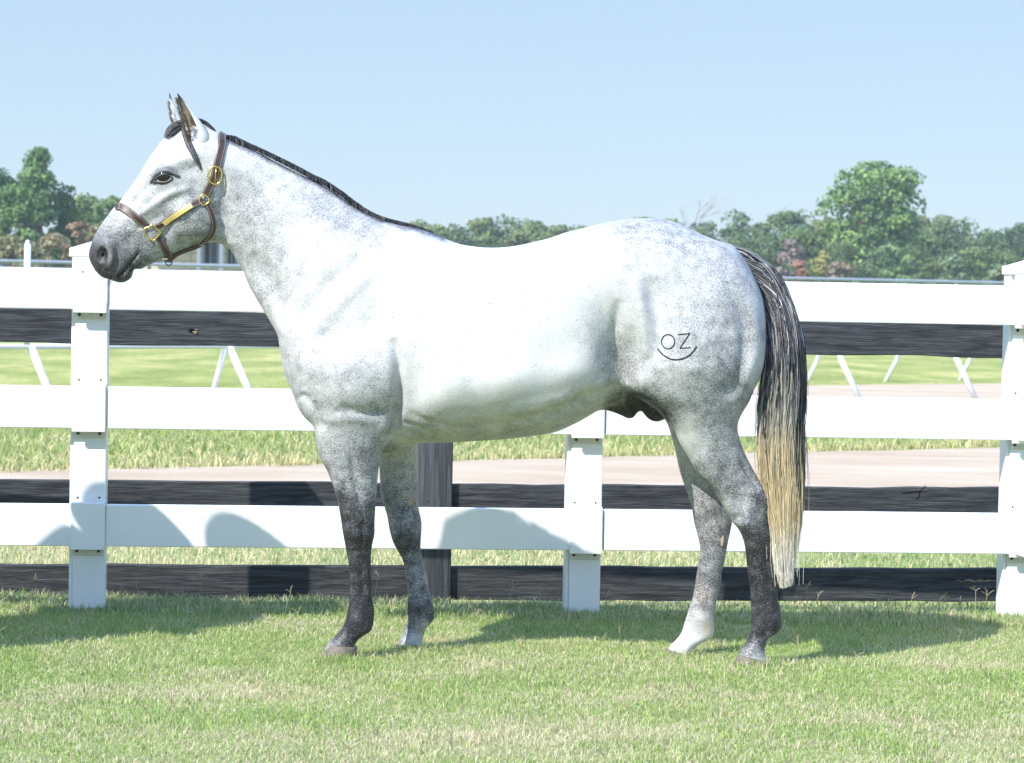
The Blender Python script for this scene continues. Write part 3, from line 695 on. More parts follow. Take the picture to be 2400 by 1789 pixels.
BUMPS = [
 # head
 (blob(384,412,34,24,-10), .006, 'b'), (blob(405,385,46,14,-20), .006, 'b'), (blob(448,392,26,18,0), -.006, 'b'), (blob(430,350,22,26), -.003, 'b'),
 (blob(447,518,50,44,15,5), .014, 'b'), (line([(505,470),(513,520),(500,560)], 10), -.008, 'b'),
 (line([(300,520),(345,490),(400,455),(450,440)], 9), .007, 'b'), (line([(290,490),(330,450),(360,425)], 12), -.005, 'b'), (line([(310,540),(350,520),(395,490)], 9), -.004, 'b'),
 (line([(360,560),(390,530),(400,500)], 16), -.006, 'b'),
 (line([(222,575),(240,568),(254,580),(259,600),(252,622),(240,630)], 6), .006, 'b'), (blob(238,600,20,28,0,4), .003, 'b'), (line([(268,570),(270,600),(262,630)], 7), -.005, 'b'),
 (line([(268,650),(285,633),(298,617),(310,602),(316,594)], 3.6), -.008, 'b'), (line([(280,653),(296,638),(306,622)], 8), .003, 'b'), (blob(335,596,16,12), .003, 'b'),
 (line([(405,600),(350,612),(325,622)], 8), .003, 'b'), (blob(300,560,22,14,-30), -.003, 'b'),
 # throat and neck
 (line([(516,400),(522,470),(528,520),(534,570)], 14), -.012, 'b'), (line([(565,640),(610,690),(645,760),(665,840)], 22), .010, 'b'), (line([(590,590),(640,670),(680,750)], 22), -.010, 'b'),
 (line([(640,430),(720,520),(800,640)], 60), .006, 'b'), (line([(600,380),(700,440),(800,510),(880,560)], 22), -.006, 'b'),
 # shoulder
 (line([(915,590),(860,650),(790,720),(720,800)], 20), .007, 'b'), (line([(870,585),(800,650),(735,715),(690,770)], 20), -.009, 'b'), (line([(960,640),(900,720),(840,800)], 26), -.007, 'b'),
 (line([(985,600),(935,690),(890,760)], 22), .006, 'b'),
 (blob(860,870,80,80,30,4), .016, 'b'), (line([(925,790),(938,850),(940,920),(930,985),(915,1030)], 11), -.016, 'b'), (blob(725,860,34,50,0), .008, 'b'), (line([(745,935),(750,980),(770,1000)], 10), -.008, 'b'),
 (line([(800,945),(850,965),(905,955)], 12), -.006, 'b'), (line([(760,985),(830,975),(890,990)], 12), .004, 'b'), (blob(905,995,16,22), .008, 'b'),
 (line([(690,940),(720,925),(738,960)], 7), -.006, 'b'),
 # girth wrinkles
 (line([(945,985),(985,1000),(1040,1030)], 5), -.004, 'b'), (line([(960,960),(1010,985),(1080,1000),(1150,1000)], 8), -.004, 'b'), (line([(940,1010),(980,1030),(1020,1040)], 5), .003, 'b'),
 (line([(1090,1000),(1200,990),(1300,960),(1400,920),(1440,895)], 14), -.008, 'b'), (line([(1180,960),(1300,935),(1400,900),(1440,880)], 16), .006, 'b'),
 # barrel, flank, hip
 (blob(1430,800,38,80,-8), -.020, 'b'), (line([(1445,700),(1440,780),(1452,850),(1465,900)], 12), -.010, 'b'), (blob(1450,610,40,30), .012, 'b'), (line([(1480,640),(1500,740),(1512,840)], 16), .009, 'b'), (line([(1515,650),(1535,750),(1545,840)], 16), -.006, 'b'),
 (line([(1420,870),(1390,900),(1330,940)], 14), -.008, 'b'), (blob(1500,890,30,30), .008, 'b'),
 (line([(1700,660),(1735,760),(1725,860),(1690,930)], 15), -.008, 'b'), (line([(1745,700),(1765,790),(1745,880),(1715,950)], 14), .007, 'b'), (blob(1600,830,90,90), .010, 'b'),
 (line([(1600,560),(1660,600),(1720,640)], 20), -.005, 'b'), (line([(1010,560),(1100,600),(1250,600),(1400,560)], 26), .005, 'b'),
 # near hind: gaskin, hock, cannon
 (blob(1640,1040,36,60,-25), .008, 'n'), (line([(1735,1010),(1745,1050),(1775,1110),(1795,1140)], 7), .005, 'n'), (line([(1715,1020),(1730,1070),(1765,1125),(1780,1145)], 8), -.009, 'n'),
 (line([(1650,1095),(1690,1150),(1725,1210)], 12), .005, 'n'), (blob(1735,1185,15,30,-20), -.005, 'n'), (blob(1790,1175,16,22), .005, 'n'), (blob(1748,1225,16,12), .005, 'n'),
 (line([(1788,1270),(1796,1320),(1798,1400)], 9), -.005, 'n'), (line([(1808,1250),(1812,1320),(1818,1420)], 6), .004, 'n'), (blob(1800,1455,22,20), .004, 'n'), (line([(1765,1490),(1795,1490)], 7), -.004, 'n'),
 # near fore: carpus, cannon
 (line([(795,1060),(800,1150),(815,1220)], 12), .005, 'n'), (line([(825,1030),(835,1120),(850,1200)], 9), -.006, 'n'), (blob(830,1245,20,22), .006, 'n'), (blob(868,1250,9,16), .006, 'n'), (line([(850,1215),(853,1250),(848,1285)], 5), -.005, 'n'), (line([(815,1285),(845,1290),(865,1282)], 6), -.003, 'n'),
 (line([(848,1315),(850,1360),(852,1410)], 7), -.0045, 'n'), (line([(862,1300),(863,1360),(866,1420)], 5), .003, 'n'), (blob(842,1452,20,18), .004, 'n'), (line([(815,1480),(845,1482)], 6), -.003, 'n'),
 # far legs, inner side faces the camera
 (blob(945,1240,20,26), .005, 'f'), (line([(972,1300),(982,1370),(990,1430)], 5), -.006, 'f'), (blob(985,1440,18,16), .004, 'f'),
 (blob(1670,1190,20,26), .005, 'f'), (line([(1655,1300),(1648,1370),(1640,1430)], 6), -.006, 'f'), (blob(1650,1465,18,16), .004, 'f'),
]
disp = np.zeros(len(HV)); nyf = np.clip(np.abs(HN[:, 1]) * 1.6, 0, 1)
leg_zone = sstep(float(P(1200, 1035, HY)[1]), float(P(1200, 1085, HY)[1]), HV[:, 2])
for f_, a_, s_ in BUMPS:
    if s_ == 'b': disp += f_ * a_ * (1 - leg_zone)
    else: disp += f_ * a_ * smask(s_) * leg_zone * (1 if s_ != 'f' else 1)
disp_n = 1.4 * disp * nyf
lowz = HV[:, 2] < 0.001
HV = HV + HN * disp_n[:, None]
HN = vnormals(HV, HF)
XZ = HV[:, [0, 2]]
# coat darkness anchors: px, py, value, sigma(px), side
DK = [(235,600,.62,24,'b'),(245,640,.60,18,'b'),(285,645,.55,20,'b'),(280,600,.42,22,'b'),(262,560,.38,20,'b'),(300,555,.45,16,'b'),(250,530,.16,20,'b'),(310,520,.15,26,'b'),(340,590,.30,20,'b'),(305,625,.62,12,'b'),(380,580,.16,22,'b'),
 (284,500,.12,22,'b'),(330,440,.12,26,'b'),(385,345,.05,30,'b'),(340,400,.08,20,'b'),(370,385,.24,12,'b'),(400,388,.20,14,'b'),(430,400,.18,12,'b'),(365,440,.16,14,'b'),(400,440,.16,14,'b'),(355,470,.18,20,'b'),(410,480,.14,22,'b'),
 (450,520,.26,34,'b'),(490,560,.22,20,'b'),(470,350,.08,26,'b'),(500,330,.03,22,'b'),(470,430,.12,22,'b'),(530,430,.12,22,'b'),(535,540,.14,20,'b'),
 (580,360,.06,22,'b'),(560,450,.20,30,'b'),(600,540,.18,34,'b'),(640,640,.18,30,'b'),(610,400,.10,20,'b'),(660,440,.12,24,'b'),(740,480,.16,24,'b'),(820,520,.20,20,'b'),(880,540,.20,18,'b'),(940,550,.14,20,'b'),(700,560,.07,40,'b'),(760,640,.07,40,'b'),(720,720,.10,30,'b'),
 (850,600,.12,22,'b'),(880,580,.16,20,'b'),(800,700,.08,34,'b'),(900,700,.06,50,'b'),(730,800,.12,34,'b'),(780,840,.14,40,'b'),(900,820,.14,26,'b'),(870,900,.16,34,'b'),(780,910,.14,30,'b'),(915,940,.20,22,'b'),(700,900,.14,26,'b'),
 (1000,620,.0,60,'b'),(1050,760,.0,80,'b'),(1200,700,.0,80,'b'),(1000,850,.05,50,'b'),(1080,940,.06,40,'b'),(1200,900,.04,50,'b'),(1020,990,.16,22,'b'),(1100,1010,.18,22,'b'),(1220,1000,.16,26,'b'),(1330,960,.14,26,'b'),(1300,860,.03,40,'b'),(1340,700,.02,60,'b'),
 (1400,760,.12,34,'b'),(1440,830,.22,24,'b'),(1400,650,.06,30,'b'),(1380,580,.06,30,'b'),(1480,540,.20,26,'b'),(1580,560,.20,30,'b'),(1660,590,.16,26,'b'),(1720,640,.20,24,'b'),(1530,640,.08,34,'b'),(1600,680,.12,34,'b'),(1500,740,.07,28,'b'),
 (1700,760,.20,30,'b'),(1660,800,.24,26,'b'),(1770,720,.12,16,'b'),(1770,850,.08,16,'b'),(1690,860,.25,22,'b'),(1620,860,.18,30,'b'),(1560,860,.13,30,'b'),(1640,940,.26,26,'b'),(1560,930,.15,22,'b'),(1700,970,.20,20,'b'),(1650,1010,.25,18,'b'),(1630,1040,.02,18,'b'),(1620,770,.13,26,'b'),
 # sheath / scrotum
 (1470,965,.78,16,'b'),(1540,965,.82,20,'b'),(1450,940,.25,10,'b'),(1500,945,.75,12,'b'),
 # near fore
 (780,1000,0.14,24,'n'),(850,1000,0.18,24,'n'),(800,1060,0.22,24,'n'),(860,1070,0.26,20,'n'),(810,1120,0.24,16,'n'),(860,1140,0.26,18,'n'),(800,1165,0.60,14,'n'),(850,1190,0.58,18,'n'),(810,1220,0.65,16,'n'),(830,1240,0.78,14,'n'),(850,1280,0.85,20,'n'),(840,1340,0.93,24,'n'),(845,1400,0.88,20,'n'),(850,1450,0.90,20,'n'),(820,1480,0.72,14,'n'),(845,1475,0.62,9,'n'),(800,1500,.60,14,'n'),(825,1505,.50,10,'n'),(775,1508,.36,9,'n'),
 # far fore
 (930,1060,.12,30,'f'),(930,1120,.20,22,'f'),(920,1180,.30,22,'f'),(965,1160,.20,10,'f'),(925,1240,.40,16,'f'),(960,1240,.34,14,'f'),(955,1280,.62,16,'f'),(970,1330,.46,16,'f'),(980,1370,.24,14,'f'),(965,1400,.42,12,'f'),(990,1410,.30,12,'f'),(985,1440,.60,16,'f'),(1008,1445,.55,10,'f'),(965,1470,.46,12,'f'),(985,1485,.14,9,'f'),(950,1500,.30,10,'f'),(965,1515,.08,10,'f'),
 # near hind
 (1600,1000,0.06,20,'n'),(1660,1060,0.26,24,'n'),(1700,1040,0.24,20,'n'),(1700,1100,0.30,24,'n'),(1745,1130,0.26,14,'n'),(1790,1160,0.58,14,'n'),(1745,1180,0.18,10,'n'),(1770,1215,0.47,16,'n'),(1720,1200,0.22,14,'n'),(1785,1260,0.62,20,'n'),(1790,1330,0.75,24,'n'),(1795,1400,0.75,20,'n'),(1800,1455,0.95,20,'n'),(1765,1490,0.65,14,'n'),(1800,1485,0.28,9,'n'),(1770,1520,.38,12,'n'),(1780,1540,0.00,12,'n'),
 # far hind
 (1580,1040,.12,24,'f'),(1620,1120,.16,24,'f'),(1650,1150,.24,20,'f'),(1660,1200,.28,22,'f'),(1655,1240,.36,18,'f'),(1690,1240,.42,14,'f'),(1665,1290,.34,16,'f'),(1670,1340,.36,18,'f'),(1645,1330,.30,12,'f'),(1655,1390,.32,14,'f'),(1630,1410,.34,12,'f'),(1660,1440,.24,16,'f'),(1630,1460,.18,16,'f'),(1620,1500,.0,18,'f'),(1660,1480,.02,12,'f'),(1590,1515,.0,14,'f')]
def field(anch, Pn, nr):
    q = A2([a[0] for a in anch], [a[1] for a in anch]); num = np.zeros(len(Pn)); den = np.full(len(Pn), 1e-3)
    for c, (px_, py_, v_, s_, sd) in zip(q, anch):
        w_ = np.exp(-((Pn - c) ** 2).sum(1) / (2 * (s_ * 1.15 * S_PX) ** 2)); 
        if sd == 'n': w_ = w_ * nr
        if sd == 'f': w_ = w_ * (~nr)
        num += w_ * v_; den += w_
    return num / den
near = HV[:, 1] < HY
dark = field(DK, XZ, near) 
# darker / bare skin lines; shade of mouth groove and nostrils put into colour
dark = np.maximum(dark, .9 * line([(268,650),(285,633),(298,617),(310,602),(316,594)], 3.2))
dark = np.maximum(dark, .8 * line([(352,428),(368,412),(386,403),(404,410),(420,416)], 4.0)); dark = np.maximum(dark, .6 * line([(352,428),(372,430),(392,428),(406,420)], 4.0))
dark = np.maximum(dark, .98 * blob(238,596,10,17,0,4)); dark = dark - .22 * line([(217,584),(233,575),(249,586),(253,606),(245,625)], 5); dark = np.maximum(dark, .42 * blob(386,408,38,22,-8,3)); dark = np.maximum(dark, .25 * line([(436,398),(455,385),(470,360)], 8))
dark = np.maximum(dark, .35 * line([(1452,885),(1472,910),(1497,932)], 5) * 1)
# dark skin under the mane line, top of dock
crest_d = pdist(catmull([(520,316),(552,330),(619,360),(725,414),(790,452),(863,498),(936,522),(1001,538),(1036,552)], 3))
dark = np.maximum(dark, (0.55 * np.exp(-(crest_d / 10) ** 2) + .12 * np.exp(-(crest_d / 28) ** 2)) * 1)
warm = np.zeros(len(HV)); warm = np.maximum(warm, .7 * blob(1668,1490,14,18) * (~near)); warm = np.maximum(warm, .35 * blob(1655,1420,20,50) * (~near)); warm = np.maximum(warm, .5 * blob(975,1480,14,24) * (~near)); warm = np.maximum(warm, .7 * blob(262,648,14,6))
speck = 0.12 + .5 * blob(400,470,90,90) + .35 * blob(850,870,90,70) + .3 * blob(1380,760,90,110) + .4 * blob(300,560,60,50)
horse = empty('horse', (0, HY, 0), 'dapple grey horse standing side on in a leather halter before the white fence', 'horse')
body = mk('body', HV, HF, M['coat'], horse, True, {'dark': np.clip(dark * (1 + .22 * (dark < .35)) + .018, 0, 1), 'warm': np.clip(warm, 0, 1), 'speck': speck, 'soft': np.clip(sstep(.35, .8, blob(235,615,85,95)) + .8 * blob(384,408,50,34), 0, 1)})
bvh = BVHTree.FromPolygons([tuple(v) for v in HV], [tuple(int(i) for i in f) for f in HF])
CAMO = Vector((0, 0, EYE))
def hit(px, py, off=0.0):
    d = Vector(FPX * _F + (px - 1200) * _R + (894.5 - py) * _U).normalized()
    loc, nr, i, dist = bvh.ray_cast(CAMO + d * 6, d)
    if loc is None:
        x, z = P(px, py, HY); loc, nr, i, dist = bvh.find_nearest(Vector((float(x), HY - .02, float(z))))
    n_ = HN[HF[i]].mean(0); n_ = n_ / np.linalg.norm(n_)
    return np.array(loc) + n_ * off, n_
print('horse verts', len(HV))

# ---- hooves
def hoof(rows, lab=None):
    V = []; n = 28
    for (xl, xr, py, Yc, hw, sl) in rows:
        xa, za = P(xl, py, Yc); xb, zb = P(xr, py + sl, Yc)
        for k in range(n):
            a = 2 * math.pi * k / n; ca, sa = math.cos(a), math.sin(a)
            ex = np.sign(ca) * abs(ca) ** .9; V.append([(xa + xb) / 2 + (xb - xa) / 2 * ex, Yc + hw * sa, (za + zb) / 2 + (zb - za) / 2 * ex])
    V = np.array(V); V[:, 2] = np.maximum(V[:, 2], -.012); F = []
    for i in range(len(rows) - 1):
        for k in range(n): F.append((i * n + k, i * n + (k + 1) % n, (i + 1) * n + (k + 1) % n, (i + 1) * n + k))
    mb = MB(); mb.add(V, F + [tuple(range(n))[::-1]]); return mb.build('hoof', M['hoof'], horse)
hoof([(771,836,1508,HY-.12,.047,8),(768,838,1512,HY-.12,.050,8),(760,838,1524,HY-.12,.055,6),(748,836,1545,HY-.12,.060,0)])
hoof([(928,996,1508,HY+.10,.045,8),(926,998,1512,HY+.10,.048,8),(921,1000,1521,HY+.10,.053,4),(914,1002,1538,HY+.10,.058,0)])
hoof([(1733,1799,1532,HY-.12,.050,16),(1730,1801,1536,HY-.12,.053,15),(1722,1804,1548,HY-.12,.057,8),(1712,1806,1570,HY-.12,.062,0)])
hoof([(1562,1622,1520,HY+.095,.048,14),(1559,1624,1524,HY+.095,.051,13),(1553,1626,1534,HY+.095,.055,6),(1543,1626,1552,HY+.095,.060,0)])
# chestnuts on the inner side of the far legs
for px_, py_, sc_ in ((961, 1176, (.011, .005, .016)), (1693, 1268, (.007, .004, .022))):
    c, n_ = hit(px_, py_); mb = MB(); mb.sphere(c, 1, 8, sc_); mb.build('chestnut', M['bare'], horse)

# ---- eyes
def mirror(a): a = np.array(a, float); a[..., 1] = 2 * HY - a[..., 1]; return a
ec = P3(385, 413.5, HY - EYEW + .014); ER = .0265
for s_ in (0, 1):
    c = ec if s_ == 0 else mirror(ec)
    bm = bmesh.new(); bmesh.ops.create_uvsphere(bm, u_segments=40, v_segments=24, radius=ER); V = np.array([v.co[:] for v in bm.verts]); bm.verts.index_update(); Fq = [[v.index for v in f.verts] for f in bm.faces]; bm.free()
    out = np.array([-.10, -1.0 if s_ == 0 else 1.0, .10]); out = nrmz(out); ang = np.degrees(np.arccos(np.clip(V @ out / ER, -1, 1)))
    cols = np.full((len(V), 4), 1.0); iris = np.array([.018, .010, .008]); wh = np.array([.10, .085, .075]); pu = np.array([.004, .004, .006])
    cols[:, :3] = np.where(ang[:, None] < 26, pu, np.where(ang[:, None] < 72, iris, wh))
    o = mk('eyeball', V + c, [np.array([f for f in Fq if len(f) == 4]), np.array([f for f in Fq if len(f) == 3])], M['eye'], horse, True, {'col': cols})
    # lids: thick dark rims following the ball
    mb = MB()
    for pts, r in (([(358,428),(364,421),(371,414.5),(381,409.5),(391,409.5),(399,412.5),(405,418)], .0050), ([(358,428),(366,426.5),(376,427.5),(387,427.5),(397,424),(405,418)], .0046)):
        q = catmull(pts, 4); L = []
        for a in q:
            h_, n_ = hit(a[0], a[1]); p = P3(a[0], a[1], ec[1]); r2 = (p[0] - ec[0]) ** 2 + (p[2] - ec[2]) ** 2
            yb = ec[1] - math.sqrt(max(ER ** 2 - r2, 0)) if r2 < ER ** 2 else 9; y = min(h_[1], yb, HY - EYEW + .004) - .0005
            L.append([*P3(a[0], a[1], y)])
        L = np.array(L); L = L if s_ == 0 else mirror(L); t = np.linspace(0, 1, len(L)); mb.tube(L, r * (0.35 + .65 * np.sin(np.pi * t) ** .6), 8)
    mb.build('eyelid', M['skin'], horse)
    # coat-covered brow fold over the upper lid
    mb = MB(); L = []
    for a in catmull([(354,424),(364,409),(379,401),(397,401),(412,408),(424,414)], 4): h_, n_ = hit(a[0], a[1], -.002); L.append([h_[0], min(h_[1], HY - EYEW + .010), h_[2]])
    L = np.array(L) if s_ == 0 else mirror(L); t = np.linspace(0, 1, len(L)); mb.tube(L, .0085 * (.2 + .8 * np.sin(np.pi * t)), 10)
    o = mb.build('brow', M['coat'], horse)
    at = o.data.attributes.new('soft', 'FLOAT', 'POINT'); at.data.foreach_set('value', np.full(len(o.data.vertices), .9, np.float32))
    at = o.data.attributes.new('dark', 'FLOAT', 'POINT'); at.data.foreach_set('value', np.full(len(o.data.vertices), .42, np.float32))

# dark ovals added to stand for the shade inside the nostrils
for s_ in (0, 1):
    h_, n_ = hit(243, 594, -.001); c = h_ + np.array([0, .002, 0]); c = c if s_ == 0 else mirror(c); mb = MB(); bm = bmesh.new(); bmesh.ops.create_icosphere(bm, subdivisions=3, radius=1)
    rm = Matrix.Rotation(math.radians(24), 3, 'Y'); bm.verts.index_update()
    mb.add(np.array([list(rm @ Vector((v.co.x * .0105, v.co.y * .004, v.co.z * .019))) for v in bm.verts]) + c, [[v.index for v in f.verts] for f in bm.faces]); bm.free(); mb.build('nostril', M['knot'], horse)
# ---- whiskers
wk = []
for _ in range(70):
    a = rng.choice(4); px_, py_ = [(262,655),(290,650),(318,628),(236,640)][a]; px_ += rng.normal(0, 12); py_ += rng.normal(0, 9); h_, n_ = hit(px_, min(py_, 655)); d = nrmz(n_ * .8 + np.array([rng.normal(-.3, .3), 0, -.7 + rng.normal(0, .3)])); L_ = rng.uniform(.012, .032)
    wk.append([h_, h_ + d * L_ * .5, h_ + d * L_ + [0, 0, -.003]])
WK = np.array(wk)
# ---- ears
mt, nt, b = newmat('ear_fur', 0.85, 0.1)
hc = N(nt, 'ShaderNodeAttribute'); hc.attribute_name = 'col'
c = mixc(nt, mth(nt, 'MULTIPLY', noise(nt, 1.0, 3, .7, objvec(nt, (500, 500, 120), (0, .3, 0))), .9), hc.outputs['Color'], (0.10, 0.07, 0.05), 'MIX')
c2 = mixc(nt, attr(nt, 'inner'), hc.outputs['Color'], c); nt.links.new(c2, b.inputs['Base Color']); M['ear'] = mt
def ear(left, right, Yb, side, open_dir):
    """left/right silhouette px from base to tip"""
    m = 22; L = catmull(left, 8); R = catmull(right, 8)
    rs = lambda A: np.c_[np.interp(np.linspace(0, 1, m), np.linspace(0, 1, len(A)), A[:, 0]), np.interp(np.linspace(0, 1, m), np.linspace(0, 1, len(A)), A[:, 1])]
    L = rs(L); R = rs(R); n = 26; V = []; cols = []; inn = []
    for layer in (0, 1):
        for i in range(m):
            t = i / (m - 1); xa, za = P(L[i, 0], L[i, 1], Yb); xb, zb = P(R[i, 0], R[i, 1], Yb)
            c = np.array([(xa + xb) / 2, Yb, (za + zb) / 2]); e1 = np.array([(xb - xa) / 2, 0, (zb - za) / 2]); w_ = np.linalg.norm(e1); e2 = np.array([0, w_ * 0.85, 0])
            span = math.radians(np.interp(t, [0, .25, .8, 1], [160, 122, 104, 95]))
            th = .0028 if layer else 0
            for k in range(n):
                a = open_dir + math.pi + span * (2 * k / (n - 1) - 1)
                f = 1 - th / max(w_, .004)
                V.append(c + (e1 * math.cos(a) + e2 * math.sin(a)) * max(f, .2))
                edge = abs(2 * k / (n - 1) - 1)
                base = np.array([.60, .59, .58]); tipd = sstep(.80, .93, t); dk_ = sstep(.9, 1, edge) * sstep(.35, .8, t) * .9
                if layer: base = np.array([.42, .36, .28]) * (1 - .45 * t * 0) ; base = base * (1 - .5 * sstep(.3, .9, 1 - edge) * sstep(0, .4, .8 - t))
                q = max(tipd, dk_); cols.append([*(base * (1 - q) + np.array([.02, .02, .025]) * q), 1]); inn.append(1.0 if layer else 0.0)
    F = []
    for layer in (0, 1):
        o = layer * m * n
        for i in range(m - 1):
            for k in range(n - 1): q = (o + i * n + k, o + i * n + k + 1, o + (i + 1) * n + k + 1, o + (i + 1) * n + k); F.append(q if layer == 0 else q[::-1])
    for i in range(m - 1):
        for k in (0, n - 1): F.append((i * n + k, (i + 1) * n + k, m * n + (i + 1) * n + k, m * n + i * n + k))
    for k in range(n - 1): F.append(((m - 1) * n + k, (m - 1) * n + k + 1, m * n + (m - 1) * n + k + 1, m * n + (m - 1) * n + k))
    return mk('ear', V, np.array(F), M['ear'], horse, True, {'col': np.array(cols), 'inner': np.array(inn)})
ear([(452,345),(444,322),(437,303),(427,280),(420,255),(417,238),(415,219)], [(492,338),(491,322),(480,300),(468,282),(455,265),(437,243),(417,219)], HY - .060, 0, math.radians(180 + 48))
ear([(424,318),(412,300),(403,280),(398,255),(396,240),(396.5,219)], [(452,312),(440,296),(428,282),(418,262),(407,243),(398,219)], HY + .060, 1, math.radians(180 - 42))

# ---- hair
def hair_mesh(name, paths, rad, col, parent, mat=None):
    n, m, _ = paths.shape; T = np.gradient(paths, axis=1); T = nrmz(T)
    ref = np.array([0.3, 1.0, 0.1]); A = nrmz(np.cross(T, ref)); B = np.cross(T, A); V = np.empty((n, m, 3, 3))
    for k in range(3):
        a = 2 * math.pi * k / 3; V[:, :, k] = paths + rad[..., None] * (A * math.cos(a) + B * math.sin(a))
    base = (np.arange(n)[:, None, None] * m + np.arange(m - 1)[None, :, None]) * 3; k = np.arange(3)[None, None, :]
    F = np.stack([base + k, base + (k + 1) % 3, base + 3 + (k + 1) % 3, base + 3 + k], -1).reshape(-1, 4)
    cc = np.ones((n, m, 3, 4)); cc[..., :3] = col[:, :, None, :]
    return mk(name, V.reshape(-1, 3), F, mat or M['hair'], parent, True, {'col': cc.reshape(-1, 4)})
hair_mesh('whiskers', WK, np.full((len(WK), 3), .0005) * [1, .8, .4], np.full((len(WK), 3, 3), .05), horse)
# tail
TY = [570,583,596,620,650,680,720,760,800,850,900,950,1000,1060,1120,1180,1240,1290,1340,1372]
TL = [1700,1712,1724,1748,1768,1780,1791,1795,1796,1794,1788,1782,1781,1781,1786,1796,1808,1812,1819,1824]
TR = [1712,1744,1768,1803,1828,1843,1858,1869,1878,1883,1886,1884,1880,1882,1882,1879,1873,1868,1864,1861]
n, m = 9500, 34; r = rng
rt = r.random(n) ** .8; u = np.clip(1 - 2 * rt + r.normal(0, .30, n), -1, 1); v = r.uniform(-1, 1, n) * np.sqrt(np.clip(1 - u * u * .8, .05, 1))
yr = 572 + rt * 185; xr_ = np.interp(rt, [0, .15, .4, .7, 1], [1706, 1724, 1762, 1783, 1796]) + r.normal(0, 3, n)
ye = np.interp(u, [-1, -.6, 0, .6, 1], [1350, 1380, 1375, 1375, 1300]) - np.abs(r.normal(0, 1, n)) * np.interp(np.abs(u), [0, 1], [105, 150]) * r.choice([.3, 1, 1.3], n); ye[r.random(n) < .12] -= 200
t = np.linspace(0, 1, m)[None, :] ** 1.5; Yp = yr[:, None] + (ye - yr)[:, None] * t
Lx = np.interp(Yp, TY, TL); Rx = np.interp(Yp, TY, TR); uu = u[:, None] * (1 + 0 * t)
clump = r.integers(0, 60, n); cph = r.random((60, 3)) * 6.28; pinch = .13 * sstep(.35, 1, t)
uc_ = r.uniform(-1, 1, 60)[clump] * .0 + np.sort(r.uniform(-.95, .95, 60))[np.clip(((u + 1) / 2 * 60).astype(int), 0, 59)]
uu = uu + (uc_[:, None] - uu) * sstep(.25, 1, t) * .72
tx = Lx + (Rx - Lx) * (.5 + .5 * uu); bl = np.clip((Yp - yr[:, None]) / (10 + 75 * rt[:, None]), 0, 1) ** .5
xx = xr_[:, None] * (1 - bl) + tx * bl + 2.6 * np.sin(Yp / 62 + cph[clump, 0][:, None]) * bl + 1.2 * np.sin(Yp / 23 + r.random((n, 1)) * 6.28) * bl + r.normal(0, 1, (n, 1)) * 1.6 * t
stray = (r.random(n) < .06)[:, None]; xx = xx + stray * r.normal(0, 9, (n, 1)) * t ** 1.3
Yoff = -.13 * sstep(600, 860, Yp); X_, Z_ = P(xx, Yp, HY + Yoff); dep = np.interp(Yp, [570, 700, 900, 1200, 1400], [.020, .050, .060, .050, .035])
Y_ = HY + Yoff + v[:, None] * dep * (.4 + .6 * bl) + .004 * np.sin(Yp / 60 + cph[clump, 1][:, None])
rad = (.0008 + .0007 * r.random((n, 1))) * (1 - .55 * t ** 3)
cream = sstep(0, 1, (Yp - (845 + np.where(uu > .30, (uu - .30) * 420, np.where(uu < -.45, (-.45 - uu) * 170, 0)) + r.normal(0, 75, (n, 1)))) / 170)
cream = cream * (r.random((n, 1)) > np.interp(Yp, [900, 1050, 1200], [.22, .08, .02]))
tone = r.random((n, 1, 1))
blk = np.array([.014, .014, .017]) * (.5 + 1.6 * tone); gry = np.array([.30, .31, .33])
blk = blk + (gry - blk) * (sstep(0, 1, (650 - Yp) / 60) * .6)[..., None] * (tone > .45) + (tone > .72) * .22 * tone + (tone > .93) * .3  # random lighter strands put a silvery sheen into the dark hair colour
w1 = np.array([.52, .48, .40]); w2 = np.array([.68, .54, .32]); w3 = np.array([.84, .79, .68])
k1 = sstep(960, 1080, Yp)[..., None]; k2 = sstep(1200, 1320, Yp)[..., None]
cr = (w1 * (1 - k1) + w2 * k1) * (1 - k2) + w3 * k2; cr = cr * (.65 + .45 * r.random((n, 1, 1)))
hair_mesh('tail', np.stack([X_, Y_, Z_], -1), rad, blk * (1 - cream[..., None]) + cr * cream[..., None], horse)
# mane: short dark hair along the crest, falling to the off side
CR = catmull([(528,312),(552,322),(589,337),(619,351),(649,366),(700,392),(725,406),(754,420),(790,443),(827,471),(863,494),(900,509),(936,518),(972,527),(1001,537),(1030,550)], 8)
n, m = 5200, 7; q = r.random(n) ** .95; ii = q * (len(CR) - 1.001); i0_ = ii.astype(int); f_ = ii - i0_
cx_ = CR[i0_, 0] * (1 - f_) + CR[i0_ + 1, 0] * f_; cy_ = CR[i0_, 1] * (1 - f_) + CR[i0_ + 1, 1] * f_; tg = nrmz(CR[i0_ + 1] - CR[i0_])
hump = np.interp(q, [0, .04, .12, .3, .6, .9, 1], [.5, 1.1, .7, .9, 1.0, .7, .25])
t = np.linspace(0, 1, m)[None, :]; ln = (13 + 6 * r.random(n)) * hump
X0, Z0 = P(cx_, cy_ + 7, HY); dx_ = tg[:, 0]; dz_ = -tg[:, 1]; nxn, nzn = -dz_ * -1, dx_   # up-normal of the crest
upx, upz = -dz_, dx_
up = np.sin(np.clip(t * 2.4, 0, 3.0)) * .75; side = (1 - np.cos(t * 2.2)) * .8
side_s = np.where(r.random(n) < .22, -.55, 1.0)[:, None]
back = t * .9
Xp = X0[:, None] + ln[:, None] * S_PX * (upx[:, None] * up * 1.0 + dx_[:, None] * back) + r.normal(0, .0015, (n, 1)) * t
Zp = Z0[:, None] + ln[:, None] * S_PX * (upz[:, None] * up * 1.0 + dz_[:, None] * back - side * .7)
